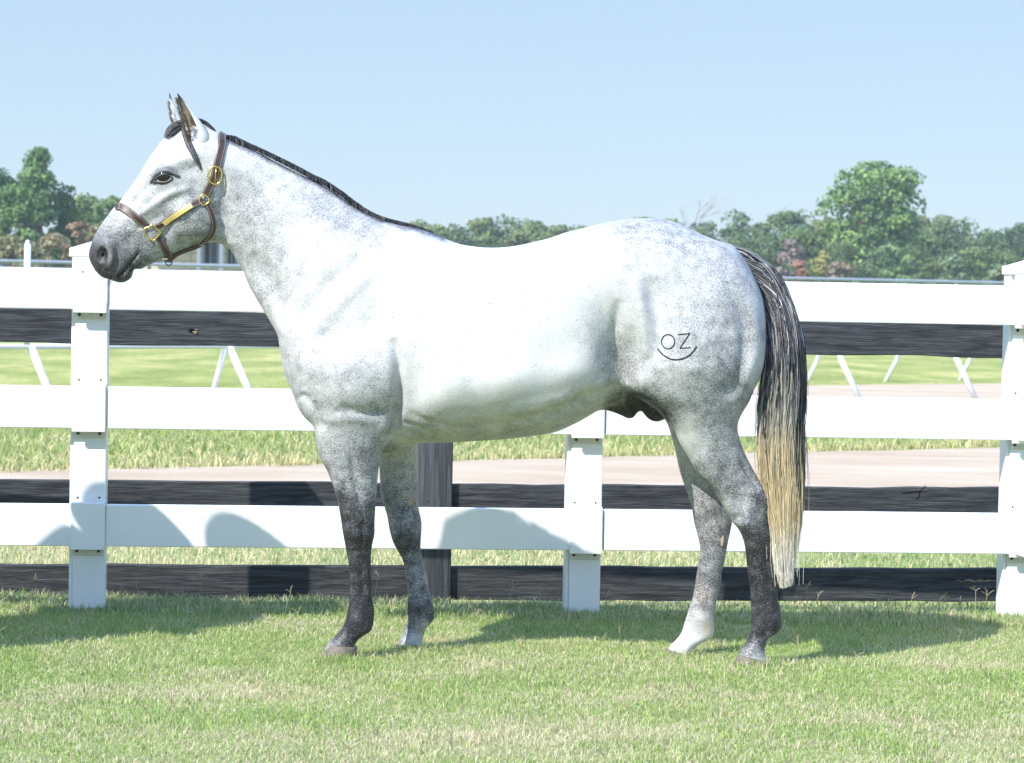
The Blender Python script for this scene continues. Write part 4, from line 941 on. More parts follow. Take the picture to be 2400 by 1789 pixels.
Yp_ = HY + r.normal(0, .008, (n, 1)) + side_s * ln[:, None] * S_PX * side * 1.2
tone = r.random((n, 1, 1)); col = np.array([.014, .014, .018]) * (.5 + 1.8 * tone) + (tone > .94) * .12 + np.zeros((n, m, 3))
hair_mesh('mane', np.stack([Xp, Yp_, Zp], -1), np.full((n, m), .0014) * (1 - .5 * t ** 2), col, horse)
# forelock: three locks
def lock(px_pts, n, spread, Yoff, tip=.3, on=True, greys=.15):
    m = 12; c = catmull(px_pts, 6); c = np.c_[np.interp(np.linspace(0, 1, m), np.linspace(0, 1, len(c)), c[:, 0]), np.interp(np.linspace(0, 1, m), np.linspace(0, 1, len(c)), c[:, 1])]
    t = np.linspace(0, 1, m); tn = nrmz(np.gradient(c, axis=0)); nn = np.c_[-tn[:, 1], tn[:, 0]]; out = []
    for i in range(n):
        o = rng.uniform(-1, 1); w_ = spread * (np.sin(np.pi * np.clip(t * .8 + .12, 0, 1)) * (1 - tip) + tip * (1 - t)) * o; yo = rng.uniform(-1, 1); L = rng.uniform(.7, 1.0)
        ph = rng.random() * 6; pp = c + nn * (w_ + .8 * np.sin(t * 6 + ph))[:, None]; pp = np.c_[np.interp(t * L, t, pp[:, 0]), np.interp(t * L, t, pp[:, 1])]
        pts = []
        for k in range(m):
            if on:
                h_, n_ = hit(pp[k, 0], pp[k, 1], .003 + .006 * (1 - abs(o))); pts.append(h_)
            else: pts.append(P3(pp[k, 0], pp[k, 1], HY + Yoff[0] + (Yoff[1] - Yoff[0]) * t[k] + yo * .018))
        out.append(pts)
    return np.array(out)
A_ = lock([(436,289),(420,289),(405,296),(393,308),(385,327)], 80, 9, (0, -.02), .35, False)
A2_ = lock([(436,297),(424,301),(410,309),(399,318),(389,328)], 70, 9, (0, -.045), .35, False)
B_ = lock([(428,292),(433,312),(441,334),(452,356),(462,378),(472,400)], 55, 7, None, .03, True)
C_ = lock([(458,281),(472,284),(488,293),(506,308)], 260, 5, (0, 0), .3, False)
al = np.concatenate([A_, A2_, B_, C_]); n, m = al.shape[:2]; tone = rng.random((n, 1, 1)); col = np.array([.018, .018, .022]) * (.5 + 1.8 * tone) + (tone > .62) * .20 * tone + np.zeros((n, m, 3))
hair_mesh('forelock', al, np.full((n, m), .0009) * (1 - .5 * np.linspace(0, 1, m)[None] ** 2), col, horse)

# ---- brand on the hip
mb = MB()
def stroke(pts, r): L = np.array([hit(a[0], a[1], .0006)[0] for a in pts]); mb.tube(L, r, 6)
stroke([(1566 + 15.3 * math.cos(a), 801 + 16.7 * math.sin(a)) for a in np.linspace(0, 2 * math.pi, 40)], .0019)
for a_, b_ in (((1589,784.5),(1616.5,782)), ((1616.5,782),(1594,816)), ((1593,816.5),(1618.5,815))):
    stroke([np.array(a_) + (np.array(b_) - a_) * t_ for t_ in np.linspace(0, 1, 12)], .0019)
stroke(catmull([(1541,817),(1552.5,830.5),(1571,841.4),(1589,843),(1607,838),(1622,827),(1632.5,812)], 6), .0024)
mb.build('brand_mark', M['brand'], horse)

# ------------------------------------------------------------------ halter
hal = empty('halter', (float(P(420, 500, HY)[0]), HY, float(P(420, 500, HY)[1])), 'brown leather halter with brass buckle, ring and name plate on the horse head', 'halter')
def near_path(pts, off=.003, k=5):
    q = catmull(pts, k); h_ = [hit(a[0], a[1], off) for a in q]; L = np.array([a[0] for a in h_]); Nn_ = np.array([a[1] for a in h_])
    for _ in range(3): L[1:-1] = (L[:-2] + 2 * L[1:-1] + L[2:]) / 4; Nn_[1:-1] = Nn_[:-2] + 2 * Nn_[1:-1] + Nn_[2:]
    return L, nrmz(Nn_)
def strap(name, near_px, width, top_px=None, thick=.0045, both=True, lift=.004):
    L, Nv = near_path(near_px, lift)
    mb = MB(); st = MB()
    if top_px is not None:
        a = P3(top_px[0], top_px[1], HY); tn = nrmz(a - P3(430, 470, HY)); a = a + tn * lift * .6
        # quarter turn from the last near point to the crest
        k = 7; L0, N0 = L[0], Nv[0]; arc = []; an = []
        for i in range(k):
            th = math.pi / 2 * i / (k - 1)
            dlt = np.array([(L0 - a)[0] * (1 - math.cos(math.pi / 2 - th)), (L0 - a)[1] * math.sin(th), (L0 - a)[2] * (1 - math.cos(math.pi / 2 - th))])
            p = a + np.array([(L0 - a)[0] * (1 - math.cos(th)), (L0 - a)[1] * math.sin(th), (L0 - a)[2] * (1 - math.cos(th))])
            arc.append(p); an.append(nrmz(tn * math.cos(th) + N0 * math.sin(th)))
        half = np.concatenate([np.array(arc)[:-1], L]); hn = np.concatenate([np.array(an)[:-1], Nv])
        full = np.concatenate([mirror(half)[::-1], half[1:]]); mn = hn.copy(); mn[:, 1] *= -1
        fn = np.concatenate([mn[::-1], hn[1:]]); paths = [(full, fn)]
    else:
        mn = Nv.copy(); mn[:, 1] *= -1; paths = [(L, Nv)] + ([(mirror(L), mn)] if both else [])
    outs = []
    for Lq, Nq in paths:
        mb = MB(); mb.ribbon(Lq, Nq, width, thick); o = mb.build(name, M['leather'], hal, smooth=False); outs.append(o)
        T = nrmz(np.gradient(Lq, axis=0)); S = nrmz(np.cross(T, Nq))
        for s_ in (-.36, .36):
            st = MB(); st.tube(Lq + S * width * s_ + nrmz(np.cross(S, T)) * thick * 1.0, .0007, 4); st.build('stitching', M['stitch'], o)
    return outs[0]
strap('noseband', [(283,485),(298,494),(312,504),(330,518),(345,531)], .0255, (274,483), lift=.0025)
ch = strap('cheek_strap', [(367,533),(385,524),(410,508),(435,492),(460,478),(476,470)], .0240)
cr_ = strap('crown_strap', [(520,340),(517,355),(513,373),(509,392),(504,410),(497,428),(489,444),(483,458)], .0275, (523,316))
th_ = strap('throat_strap', [(483,470),(490,488),(497,508),(500,528),(496,546),(484,560),(470,570)], .0200)
cn_ = strap('chin_strap', [(369,552),(377,566),(386,582),(395,598),(400,606)], .0240)
mb = MB(); L = [P3(a[0], a[1], HY - .028 * w_) for a, w_ in (((466,574),1),((446,583),.8),((426,590),.5),((410,599),.3),((402,607),.2))]
for Lq, sg in ((np.array(L), -.5), (mirror(L), .5)): mb = MB(); mb.ribbon(catmull(Lq, 4), np.tile([.3, sg, -.8], (len(catmull(Lq, 4)), 1)), .016, .0045); mb.build('jaw_strap', M['leather'], hal, smooth=False)
mb = MB(); q = P3(398, 609, HY); mb.ribbon([q + [-.012, -.030, .004], q + [-.006, -.015, -.004], q + [0, 0, -.006], q + [-.006, .015, -.004], q + [-.012, .030, .004]], np.tile([0, 0, -1.], (5, 1)), .02, .0045)
mb.build('chin_loop', M['leather'], hal, smooth=False)
mb = MB(); mb.tube([q + np.array([.012 * math.cos(a) - .004, .004, .012 * math.sin(a) - .008]) for a in np.linspace(0, 2 * math.pi, 16)[:-1]], .002, 6, closed=True); mb.build('lead_ring', M['screw'], hal)
def ringpx(name, pts, r, parent=hal, lift=.008, both=True):
    q = catmull(pts, 5, closed=True); L0 = [hit(a[0], a[1])[0] for a in pts]; cy = min(a[1] for a in L0)
    c = np.mean(L0, 0); nn = nrmz(np.mean([hit(a[0], a[1])[1] for a in pts], 0)); L = []
    for a in q:
        d = nrmz(FPX * _F + (a[0] - 1200) * _R + (894.5 - a[1]) * _U); o = np.array([0, 0, EYE]); t_ = ((c + nn * lift - o) @ nn) / (d @ nn); L.append(o + d * t_)
    L = np.array(L)
    if both: mb = MB(); mb.tube(mirror(L), r, 8, closed=True); mb.build(name, M['brass'], parent)
    mb = MB(); mb.tube(L, r, 8, closed=True); return mb.build(name, M['brass'], parent)
ringpx('square_ring', [(357,528),(367,536),(376,545),(368,556),(359,564),(348,558),(339,548),(337,538),(347,533)], .0030)
ringpx('round_ring', [(474,456),(484,460),(490,470),(484,479),(474,480),(467,470)], .0026)
bk = ringpx('buckle', [(510,392),(518,400),(519,416),(513,429),(502,432),(491,425),(488,410),(493,397),(501,391)], .0030, cr_, .010)
mb = MB(); a, n_ = hit(507, 394, .012); b_, _n = hit(502, 428, .012)
L = np.array([a, (a + b_) / 2 + n_ * .002, b_])
for Lq in (L, mirror(L)): mb = MB(); mb.tube(Lq, .002, 6); mb.build('buckle_tongue', M['brass'], cr_)
L, Nv = near_path([(384,524.5),(400,514),(425,498),(450,482.5)], .0085); mb = MB(); mb.ribbon(L, Nv, .0180, .0014); mb.build('name_plate', M['plate'], ch, smooth=False)

# ------------------------------------------------------------------ grass
def leafmat(name, trans=0.3, rough=0.55):
    mt = bpy.data.materials.new(name); mt.use_nodes = True; nt = mt.node_tree; b = nt.nodes['Principled BSDF']
    b.inputs['Roughness'].default_value = rough; b.inputs['Specular IOR Level'].default_value = 0.25
    a = N(nt, 'ShaderNodeAttribute'); a.attribute_name = 'col'; nt.links.new(a.outputs['Color'], b.inputs['Base Color'])
    t = N(nt, 'ShaderNodeBsdfTranslucent'); nt.links.new(a.outputs['Color'], t.inputs[0])
    mx = N(nt, 'ShaderNodeMixShader'); mx.inputs[0].default_value = trans
    nt.links.new(b.outputs[0], mx.inputs[1]); nt.links.new(t.outputs[0], mx.inputs[2])
    nt.links.new(mx.outputs[0], nt.nodes['Material Output'].inputs[0]); return mt
M['blade'] = leafmat('grass_blade', .35); M['leaf'] = leafmat('tree_leaf', .25)
def gz_arr(y): return -0.12 * sstep(9.62, 10.35, y)
def dryness(x, y):
    d = fnoise(x * 1.1 + 3, y * 1.6 + 11, 4); d = sstep(.50, .74, d)
    d2 = sstep(.52, .70, fnoise(x * 4.1 + 30, y * 4.7 + 5, 3)); front = sstep(8.2, 6.6, y); spots = sum(np.exp(-(((x - PG(a, b_)[0]) / r1) ** 2 + ((y - PG(a, b_)[1]) / (r1 * .8)) ** 2) ** 1.3) for a, b_, r1 in ((70, 1650, .30), (200, 1620, .16), (470, 1628, .20), (20, 1700, .2), (720, 1765, .30), (1350, 1640, .22), (1330, 1720, .35), (2340, 1720, .35), (1150, 1560, .15), (2250, 1560, .2), (1000, 1745, .3)))
    return np.clip(.75 * spots * (.6 + .5 * d2) + .40 * d + .35 * d2 + .30 * front * sstep(.40, .6, fnoise(x * 2 + 50, y * 2.2, 3)), 0, 1)
def blades(name, n, ya, yb, hmin, hmax, wid, green, straw, dryf, lab, keep=None, flat=.5, z=None, tall=None):
    Y = np.sqrt(rng.uniform(ya ** 2, yb ** 2, n)); X = rng.uniform(-1, 1, n) * (0.222 * Y + .75)
    if keep is not None: k = keep(X, Y); X, Y = X[k], Y[k]
    n = len(X); Z = gz_arr(Y) if z is None else np.full(n, z)
    cl = fnoise(X * 6, Y * 6, 2); h = (hmin + (hmax - hmin) * rng.random(n) ** 1.4) * (.6 + .8 * cl)
    if tall is not None:
        for tx_, ty_ in tall: h = h * (1 + .45 * np.exp(-((X - tx_) ** 2 + (Y - ty_) ** 2) / .10 ** 2))
    az = rng.uniform(0, 2 * math.pi, n); lean = rng.random(n) ** .8 * flat * 2.0
    d = np.c_[np.cos(az), np.sin(az), np.zeros(n)]; az2 = az + math.pi / 2 + rng.normal(0, .5, n); s_ = np.c_[np.cos(az2), np.sin(az2), np.zeros(n)] * (wid * (.7 + .6 * rng.random(n)))[:, None]
    b0 = np.c_[X, Y, Z - .003]; up = np.array([0, 0, 1.0])
    m1 = b0 + (d * (lean * .35)[:, None] + up) * (h * .55)[:, None]; tp_ = b0 + d * (h * lean)[:, None] + up * (h * np.sqrt(np.clip(1 - (lean * .55) ** 2, .15, 1)))[:, None]
    V = np.empty((n, 5, 3)); V[:, 0] = b0 - s_; V[:, 1] = b0 + s_; V[:, 2] = m1 - s_ * .8; V[:, 3] = m1 + s_ * .8; V[:, 4] = tp_
    i = np.arange(n)[:, None] * 5
    F4 = i + np.array([[0, 1, 3, 2]]); F3 = i + np.array([[2, 3, 4]])
    dr = dryf(X, Y); isd = rng.random(n) < (.14 + .66 * dr); g = np.array(green); q = rng.random((n, 1)); q2 = rng.random((n, 1))
    col = g[0] * (1 - q) + g[1] * q; st = np.array(straw); scol = st[0] * (1 - q2) + st[1] * q2
    col = np.where(isd[:, None], scol, col); cc = np.ones((n, 5, 4)); cc[..., :3] = col[:, None]; cc[:, :2, :3] *= .95
    o = mk(name, V.reshape(-1, 3), [F4, F3], M['blade'], None, False, {'col': cc.reshape(-1, 4)})
    return tag(o, lab, 'grass', kind='stuff')
GR = [(0.14, 0.26, 0.055), (0.47, 0.58, 0.19)]; STW = [(0.50, 0.44, 0.28), (0.76, 0.68, 0.49)]
blades('lawn_grass', 350000, 6.0, 9.75, .010, .027, .0013, GR, STW, dryness, 'short green lawn with straw patches under the horse', flat=.62, tall=[(float(P(a, 1530, y_)[0]), y_) for a, y_ in ((790, HY - .19), (955, HY + .03), (1762, HY - .19), (1588, HY + .03), (820, HY - .19), (1790, HY - .19), (980, HY + .03))])
blades('verge_grass', 62000, 9.3, 10.6, .018, .052, .0016, [(0.12, 0.22, 0.06), (0.40, 0.52, 0.19)], STW, lambda x, y: .3 + 0 * x, 'taller tufty grass growing along the fence feet', flat=.6)
blades('dry_grass', 60000, 10.5, 14.8, .02, .06, .0028, [(0.16, 0.28, 0.08), (0.38, 0.48, 0.18)], [(0.58, 0.50, 0.28), (0.80, 0.71, 0.47)], lambda x, y: np.clip(.95 - .0 * x - sstep(.4, 2.4, x) * .75, 0, 1), 'straw coloured grass between the fences and the dirt road', keep=lambda x, y: y < road_near(x) + .1 * np.sin(9 * x), flat=.7)
blades('roadside_grass', 82000, 16.0, 24.5, .04, .12, .006, [(0.18, 0.29, 0.07), (0.40, 0.48, 0.16)], [(0.56, 0.51, 0.25), (0.74, 0.65, 0.38)], lambda x, y: np.clip(.25 + .5 * dryness(x * .4, y * .4) + .5 * sstep(.9, 0, y - road_far(x)), 0, 1), 'rough yellowish grass along the far side of the dirt road', keep=lambda x, y: y > road_far(x) + .5 * (fnoise(x * 1.5, y * 1.5) - .5), flat=.6, z=GF)
# bermuda seed heads
mb = MB(); S_ = []
for i in range(170):
    if i < 45: y = rng.uniform(9.1, 9.75)
    else: y = rng.uniform(6.4, 9.3)
    x = rng.uniform(-.215, .215) * y; h = rng.uniform(.05, .14) if i < 45 else rng.uniform(.025, .045)
    if i < 16: x, y = float(rng.uniform(.7, 1.9)), rng.uniform(8.8, 9.6)
    b0 = np.array([x, y, float(gz_arr(np.array([y]))[0])]); t_ = b0 + [rng.normal(0, .02), rng.normal(0, .02), h]; S_.append([b0, (b0 + t_) / 2 + [rng.normal(0, .004), 0, 0], t_])
    for k in range(rng.integers(3, 6)):
        a = rng.uniform(-1.1, 1.1); L_ = rng.uniform(.02, .035); e = t_ + L_ * np.array([math.sin(a), rng.normal(0, .3), math.cos(a)]); S_.append([t_, (t_ + e) / 2 + [0, 0, .003], e])
S_ = np.array(S_); col = np.tile([.55, .50, .30], (len(S_), 3, 1)) * rng.uniform(.7, 1.2, (len(S_), 1, 1))
tag(hair_mesh('seed_heads', S_, np.full((len(S_), 3), .0011), col, None, M['blade']), 'straw coloured forked seed heads standing above the lawn', 'seed heads', kind='stuff')

# ------------------------------------------------------------------ pipe rails beyond the road
pipe_m = simple('white_painted_pipe', (0.80, 0.82, 0.84), 0.4, 0.4, nscale=20, namp=.05)
grey_m = simple('galvanised_pipe', (0.34, 0.38, 0.43), 0.45, 0.4, metal=.3, nscale=20, namp=.1)
def raill(name, lab, legs, ends, zt, r, lr, Yf):
    root = empty(name, (0, Yf(0), GF), lab, 'rail')
    mb = MB(); a, c = ends; pts = np.array([[x, Yf(x), zt] for x in np.linspace(a, c, 20)]); mb.tube(pts, r, 10); mb.build('pipe', pipe_m, root)
    for (ax_, ay_), (bx_, by_) in legs:
        # depth where this pixel column meets the rail line
        Y = 25.0
        for _ in range(12): Y = Yf(float(P(ax_, ay_, Y)[0]))
        x0_ = float(P(ax_, ay_, Y)[0]); z0_ = float(P(ax_, ay_, Y)[1]); x1_ = float(P(bx_, by_, Y)[0]); z1_ = float(P(bx_, by_, Y)[1]); sl_ = (x1_ - x0_) / (z1_ - z0_)
        top = np.array([x0_ + sl_ * (zt - z0_), Y, zt]); bot = np.array([x0_ + sl_ * (GF - .05 - z0_), Y, GF - .05])
        mb = MB(); mb.tube(np.array([top, bot]), lr, 10); mb.build('leg', pipe_m, root)
raill('running_rail', 'white pipe rail on thick slanting legs, the nearer one beyond the road', [((70,808),(110,905)),((535,808),(582,912)),((1962,823),(2013,932)),((2233,823),(2286,934))] + [((x, 812), (x + 45, 912)) for x in (1000, 1460, 1710)], (-6, 8), .677, .028, .036, lambda x: 26.7 + .91 * x)
raill('running_rail', 'thin white pipe rail on slim legs leaning left, the farther one', [((530,808),(502,910)),((1925,823),(1887,905)),((2112,823),(2070,905)),((2283,823),(2244,902))], (-8, 12), .69, .026, .034, lambda x: 33.6 + .95 * x)
pf = empty('pipe_fence', (0, 66, GF), 'grey pipe fence running far behind in front of the trees', 'fence')
fy = lambda x: 67.0 + .5 * x
for z_ in (1.80, 1.62, 1.2): mb = MB(); mb.tube(np.array([[x, fy(x), z_ - .004 * 0] for x in np.linspace(-20, 22, 12)]), .045, 8); mb.build('pipe', grey_m, pf)
for x in np.arange(-20, 22.1, 3.5): mb = MB(); mb.tube(np.array([[x, fy(x) + .05, GF - .1], [x, fy(x) + .05, 1.84]]), .05, 8); mb.build('post', grey_m, pf)
# white marker post with a ball finial
Yq = 22.3; x_, z_ = P(65, 572, Yq); mp = empty('marker_post', (float(x_), Yq, .7), 'slim white round post topped with a small ball, at the far left above the fence', 'post')
mb = MB(); mb.tube(np.array([[x_, Yq, .70], [x_, Yq, z_]]), .031, 14); mb.build('shaft', pipe_m, mp)
mb = MB(); mb.sphere(np.array([x_, Yq, z_ + .016]), .021, 12); mb.build('ball', pipe_m, mp)

# ------------------------------------------------------------------ small stone building
BY = 70.0
mt, nt, b = newmat('pale_limestone_blocks', 0.85, 0.2)
bt = N(nt, 'ShaderNodeTexBrick'); bt.inputs['Scale'].default_value = 1.0; bt.inputs['Brick Width'].default_value = .42; bt.inputs['Row Height'].default_value = .22; bt.inputs['Mortar Size'].default_value = .012
bt.inputs['Color1'].default_value = (.72, .63, .50, 1); bt.inputs['Color2'].default_value = (.60, .52, .41, 1); bt.inputs['Mortar'].default_value = (.3, .27, .22, 1)
mv = objvec(nt, (1, 1, 1), (math.pi / 2, 0, 0), geo=True); nt.links.new(mv, bt.inputs['Vector']); nt.links.new(bt.outputs[0], b.inputs['Base Color']); M['stone'] = mt
M['bluegrey'] = simple('blue_grey_paint', (.22, .26, .32), .5); M['glass'] = simple('dark_window_glass', (.015, .035, .075), .08, .6); M['roofm'] = simple('grey_metal_roof', (.25, .26, .27), .5, metal=.4)
bx0, bx1 = float(P(330, 600, BY)[0]), float(P(640, 600, BY)[0]); gb = empty('stone_building', ((bx0 + bx1) / 2, BY, GF), 'low pale stone building with blue framed windows seen under the horse jaw', 'building')
wins = [(475, 513), (530, 556), (350, 380)]; zw0, zw1 = 1.95, 2.55
def bbox(name, xa, xb, za, zb, ya, yb, mat, par): mb = MB(); mb.box(np.array([(xa + xb) / 2, (ya + yb) / 2, (za + zb) / 2]), (abs(xb - xa), yb - ya, zb - za)); return mb.build(name, mat, par, smooth=False)
wx = sorted([(float(P(a, 600, BY)[0]), float(P(c, 600, BY)[0])) for a, c in wins]); cur = bx0; mb = MB()
zl, zh = 1.86, 2.62
def addb(xa, xb, za, zb, ya=BY, yb=BY + .3): mb.box(np.array([(xa + xb) / 2, (ya + yb) / 2, (za + zb) / 2]), (xb - xa, yb - ya, zb - za))
addb(bx0, bx1, GF - .2, zl); addb(bx0, bx1, zh, 2.85)
for a, c in wx: addb(cur, a, zl, zh); cur = c
addb(cur, bx1, zl, zh); addb(bx0, bx0 + .3, GF - .2, 2.85, BY + .3, BY + 5); addb(bx1 - .3, bx1, GF - .2, 2.85, BY + .3, BY + 5); addb(bx0 + .3, bx1 - .3, GF - .2, 2.85, BY + 4.7, BY + 5)
mb.build('wall', M['stone'], gb, smooth=False)
for a, c in wx:
    mb = MB(); f_ = .07
    for (xa, xb, za, zb) in ((a, c, zl, zl + f_), (a, c, zh - f_, zh), (a, a + f_, zl + f_, zh - f_), (c - f_, c, zl + f_, zh - f_), ((a + c) / 2 - .02, (a + c) / 2 + .02, zl + f_, zh - f_)): mb.box(np.array([(xa + xb) / 2, BY + .03, (za + zb) / 2]), (xb - xa, .10, zb - za))
    wn = mb.build('window', M['bluegrey'], gb, smooth=False); bbox('pane', a + f_, c - f_, zl + f_, zh - f_, BY + .05, BY + .06, M['glass'], wn)
for px_ in (466, 519): xx_ = float(P(px_, 600, BY - .8)[0]); bbox('pillar', xx_ - .06, xx_ + .06, GF - .1, 2.75, BY - .86, BY - .74, M['bluegrey'], gb)
bbox('roof', bx0 - .3, bx1 + .3, 2.85, 2.97, BY - 1.0, BY + 5.3, M['roofm'], gb)

# ------------------------------------------------------------------ trees
bark = simple('grey_brown_bark', (0.16, 0.12, 0.09), 0.9, 0.1, nscale=8, namp=.3)
def crown_data(seed, h, w, n, lobes, leaf, base=.18, shape='round', c0=(.05, .09, .03), c1=(.13, .19, .06), thin=0.0):
    r = np.random.default_rng(seed); cen = []; rad = []
    for i in range(lobes):
        t = r.random(); z = base + (1 - base) * t
        if shape == 'cone': rr = .5 * (1 - t) ** 1.05 + .03
        elif shape == 'round': rr = .5 * math.sqrt(max(.02, 1 - ((t - .52) / .55) ** 2))
        else: rr = .5 * math.sqrt(max(.05, 1 - t ** 2.4)) 
        a = r.uniform(0, 6.283); q = rr * math.sqrt(r.random()) * .86; cen.append([q * math.cos(a) * w, q * math.sin(a) * w, z * h * .93]); rad.append((.075 + .075 * r.random()) * min(w, h) * (1.0 if shape != 'cone' else .8))
    cen = np.array(cen); rad = np.array(rad); pk_ = r.integers(0, lobes, n)
    d = nrmz(r.normal(0, 1, (n, 3))); d[:, 2] = np.abs(d[:, 2]) * r.choice([1, 1, 1, -1], n); rr = rad[pk_] * (.55 + .55 * r.random(n) ** .5)
    p = cen[pk_] + d * rr[:, None] * np.array([1.15, 1.15, .85]); nrm = nrmz(d + r.normal(0, .55, (n, 3)))
    a = nrmz(np.cross(nrm, r.normal(0, 1, (n, 3)))); b_ = np.cross(nrm, a); s_ = leaf * (.5 + .9 * r.random((n, 1)))
    V = np.stack([p - a * s_, p + b_ * s_ * .6, p + a * s_, p - b_ * s_ * .6], 1)
    lobt = r.random((lobes, 1))[pk_]; q = np.clip(.25 * r.random((n, 1)) + .75 * lobt, 0, 1); col = (np.array(c0) * (1 - q) + np.array(c1) * q) * 1.45
    cc = np.ones((n, 4, 4)); cc[..., :3] = col[:, None]; return V.reshape(-1, 3), (np.arange(n)[:, None] * 4 + np.arange(4)[None]), cc.reshape(-1, 4), cen
def tree(name, loc, lab, cat, group, seed, h, w, n, lobes, leaf, trunk=True, **k):
    V, F, cc, cen = crown_data(seed, h, w, n, lobes, leaf, **k); root = empty(name, loc, lab, cat, group); L = np.array(loc)
    mk('crown', V + L, F, M['leaf'], root, False, {'col': cc})
    if trunk:
        mb = MB(); r = np.random.default_rng(seed + 1); top = np.array([r.normal(0, .1), r.normal(0, .1), h * .62]); tr = max(.06, .028 * h)
        pts = np.array([[0, 0, -.15], [r.normal(0, .03) * h * .3, 0, h * .22], [r.normal(0, .03) * h, 0, h * .42], top]) + L; mb.tube(pts, [tr * 1.25, tr, tr * .75, tr * .3], 9)
        for i in r.choice(len(cen), min(9, len(cen)), replace=False):
            s0 = pts[1] + (pts[3] - pts[1]) * r.random() * .8; e = cen[i] + L; mb.tube(np.array([s0, (s0 + e) / 2 + [0, 0, .04 * h], e]), [tr * .4, tr * .25, tr * .08], 6)
        mb.build('trunk', bark, root)
    return root
def copy_tree(root, loc, sx, rz, lab, group=None):
    c = root.copy(); C.objects.link(c); c.location = loc; c.scale = (sx[0], sx[0], sx[1]); c.rotation_euler = (0, 0, rz); c['label'] = lab
    if group: c['group'] = group
    for ch_ in list(root.children):
        d = ch_.copy(); C.objects.link(d); d.parent = c; d.matrix_parent_inverse = ch_.matrix_parent_inverse.copy()
    return c
def at(px, py_top, Y, dy=0): x, z = P(px, py_top, Y); return float(x), float(z) - GF
# big round cottonwood on the right
x_, h_ = at(2052, 372, 112); tree('broadleaf_tree', (x_, 112, GF), 'tall round bright green tree rising above the dark treeline', 'tree', None, 11, h_, 5.4, 10500, 105, .125, base=.30, shape='round', c0=(.04, .09, .025), c1=(.21, .31, .09))
# left cluster
left = [(94, 316, 86, 3.3, 'cone', 'tall pointed dark green tree, highest of the left cluster', (.035, .085, .025), (.14, .22, .07)),
        (-2, 388, 88, 2.8, 'dome', 'dark green tree cut by the left picture edge', (.03, .075, .022), (.12, .19, .06)),
        (45, 425, 84, 2.6, 'dome', 'mid green tree nestled left of the tall pointed one', (.04, .09, .025), (.15, .23, .07)),
        (152, 428, 87, 2.6, 'cone', 'mid green tree leaning on the right side of the tall pointed one', (.035, .08, .022), (.14, .22, .06)),
        (205, 454, 95, 2.8, 'dome', 'light green bushy tree between the pointed tree and the horse nose', (.06, .11, .03), (.19, .25, .08)),
        (262, 452, 97, 2.0, 'dome', 'light green tree showing just above the horse nose', (.06, .11, .03), (.18, .25, .08)),
        (322, 455, 97, 2.2, 'dome', 'light green tree hidden mostly behind the horse face', (.06, .11, .03), (.18, .25, .08)),
        (-70, 380, 90, 2.6, 'dome', 'dark tree just outside the left edge', (.03, .075, .022), (.12, .19, .06))]
for i, (px_, py_, Y_, w_, sh, lab, c0, c1) in enumerate(left):
    x_, h_ = at(px_, py_, Y_); tree('broadleaf_tree', (x_, Y_, GF), lab, 'tree', 'trees behind the fence on the left', 40 + i, h_, w_ * 1.15, 7500, 75, .085, base=.05, shape=sh, c0=c0, c1=c1)
bush = [(20, 545, 78, 2.0, (.09, .10, .04), (.24, .22, .11), 'olive brown bush at the far left, under the trees'), (130, 540, 76, 1.9, (.10, .09, .05), (.25, .21, .12), 'dry brownish bush under the tall pointed tree'), (185, 510, 80, 1.7, (.12, .08, .04), (.27, .20, .11), 'reddish brown dry bush right of the marker post'), (235, 520, 78, 1.8, (.10, .09, .05), (.24, .20, .11), 'dry brown bush against the horse nose'), (75, 560, 74, 1.5, (.09, .10, .05), (.25, .22, .12), 'low dry bush behind the white marker post'), (300, 520, 79, 2.0, (.10, .09, .05), (.22, .2, .1), 'dry bush behind the horse face')]
for i, (px_, py_, Y_, w_, c0, c1, lab) in enumerate(bush):
    x_, h_ = at(px_, py_, Y_); tree('dry_bush', (x_, Y_, GF), lab, 'bush', 'dry bushes under the left trees', 70 + i, h_, w_, 2600, 36, .075, trunk=False, base=.0, shape='dome', c0=c0, c1=c1)
# treeline from behind the back of the horse to the right edge
protos = []
pal = [((.040, .075, .028), (.12, .165, .062)), ((.05, .085, .03), (.15, .19, .075)), ((.036, .065, .026), (.10, .14, .056)), ((.055, .09, .032), (.165, .20, .075)), ((.045, .085, .035), (.13, .18, .08)), ((.06, .10, .035), (.17, .22, .08))]
prof = [(860, 520), (930, 519), (1000, 512), (1100, 514), (1200, 517), (1300, 522), (1400, 510), (1460, 508), (1540, 505), (1600, 500), (1660, 505), (1720, 507), (1800, 494), (1850, 500), (1900, 488), (1960, 500), (2060, 520), (2160, 506), (2200, 514), (2250, 504), (2300, 518), (2350, 508), (2400, 512), (2470, 510)]
where = ['above the dip of the back', 'above the loin', 'above the croup', 'above the tail head', 'left of the tall round tree', 'below the tall round tree', 'right of the tall round tree', 'by the right picture edge']
kinds_ = ['dark', 'mid green', 'blackish green', 'olive', 'blue green', 'yellowish']
def spot(px):
    if px > 2450: return 'beyond the right picture edge'
    for lim, w_ in zip((1180, 1400, 1600, 1760, 1920, 2180, 2320), where): 
        if px < lim: return w_
    return where[-1]
k = 0
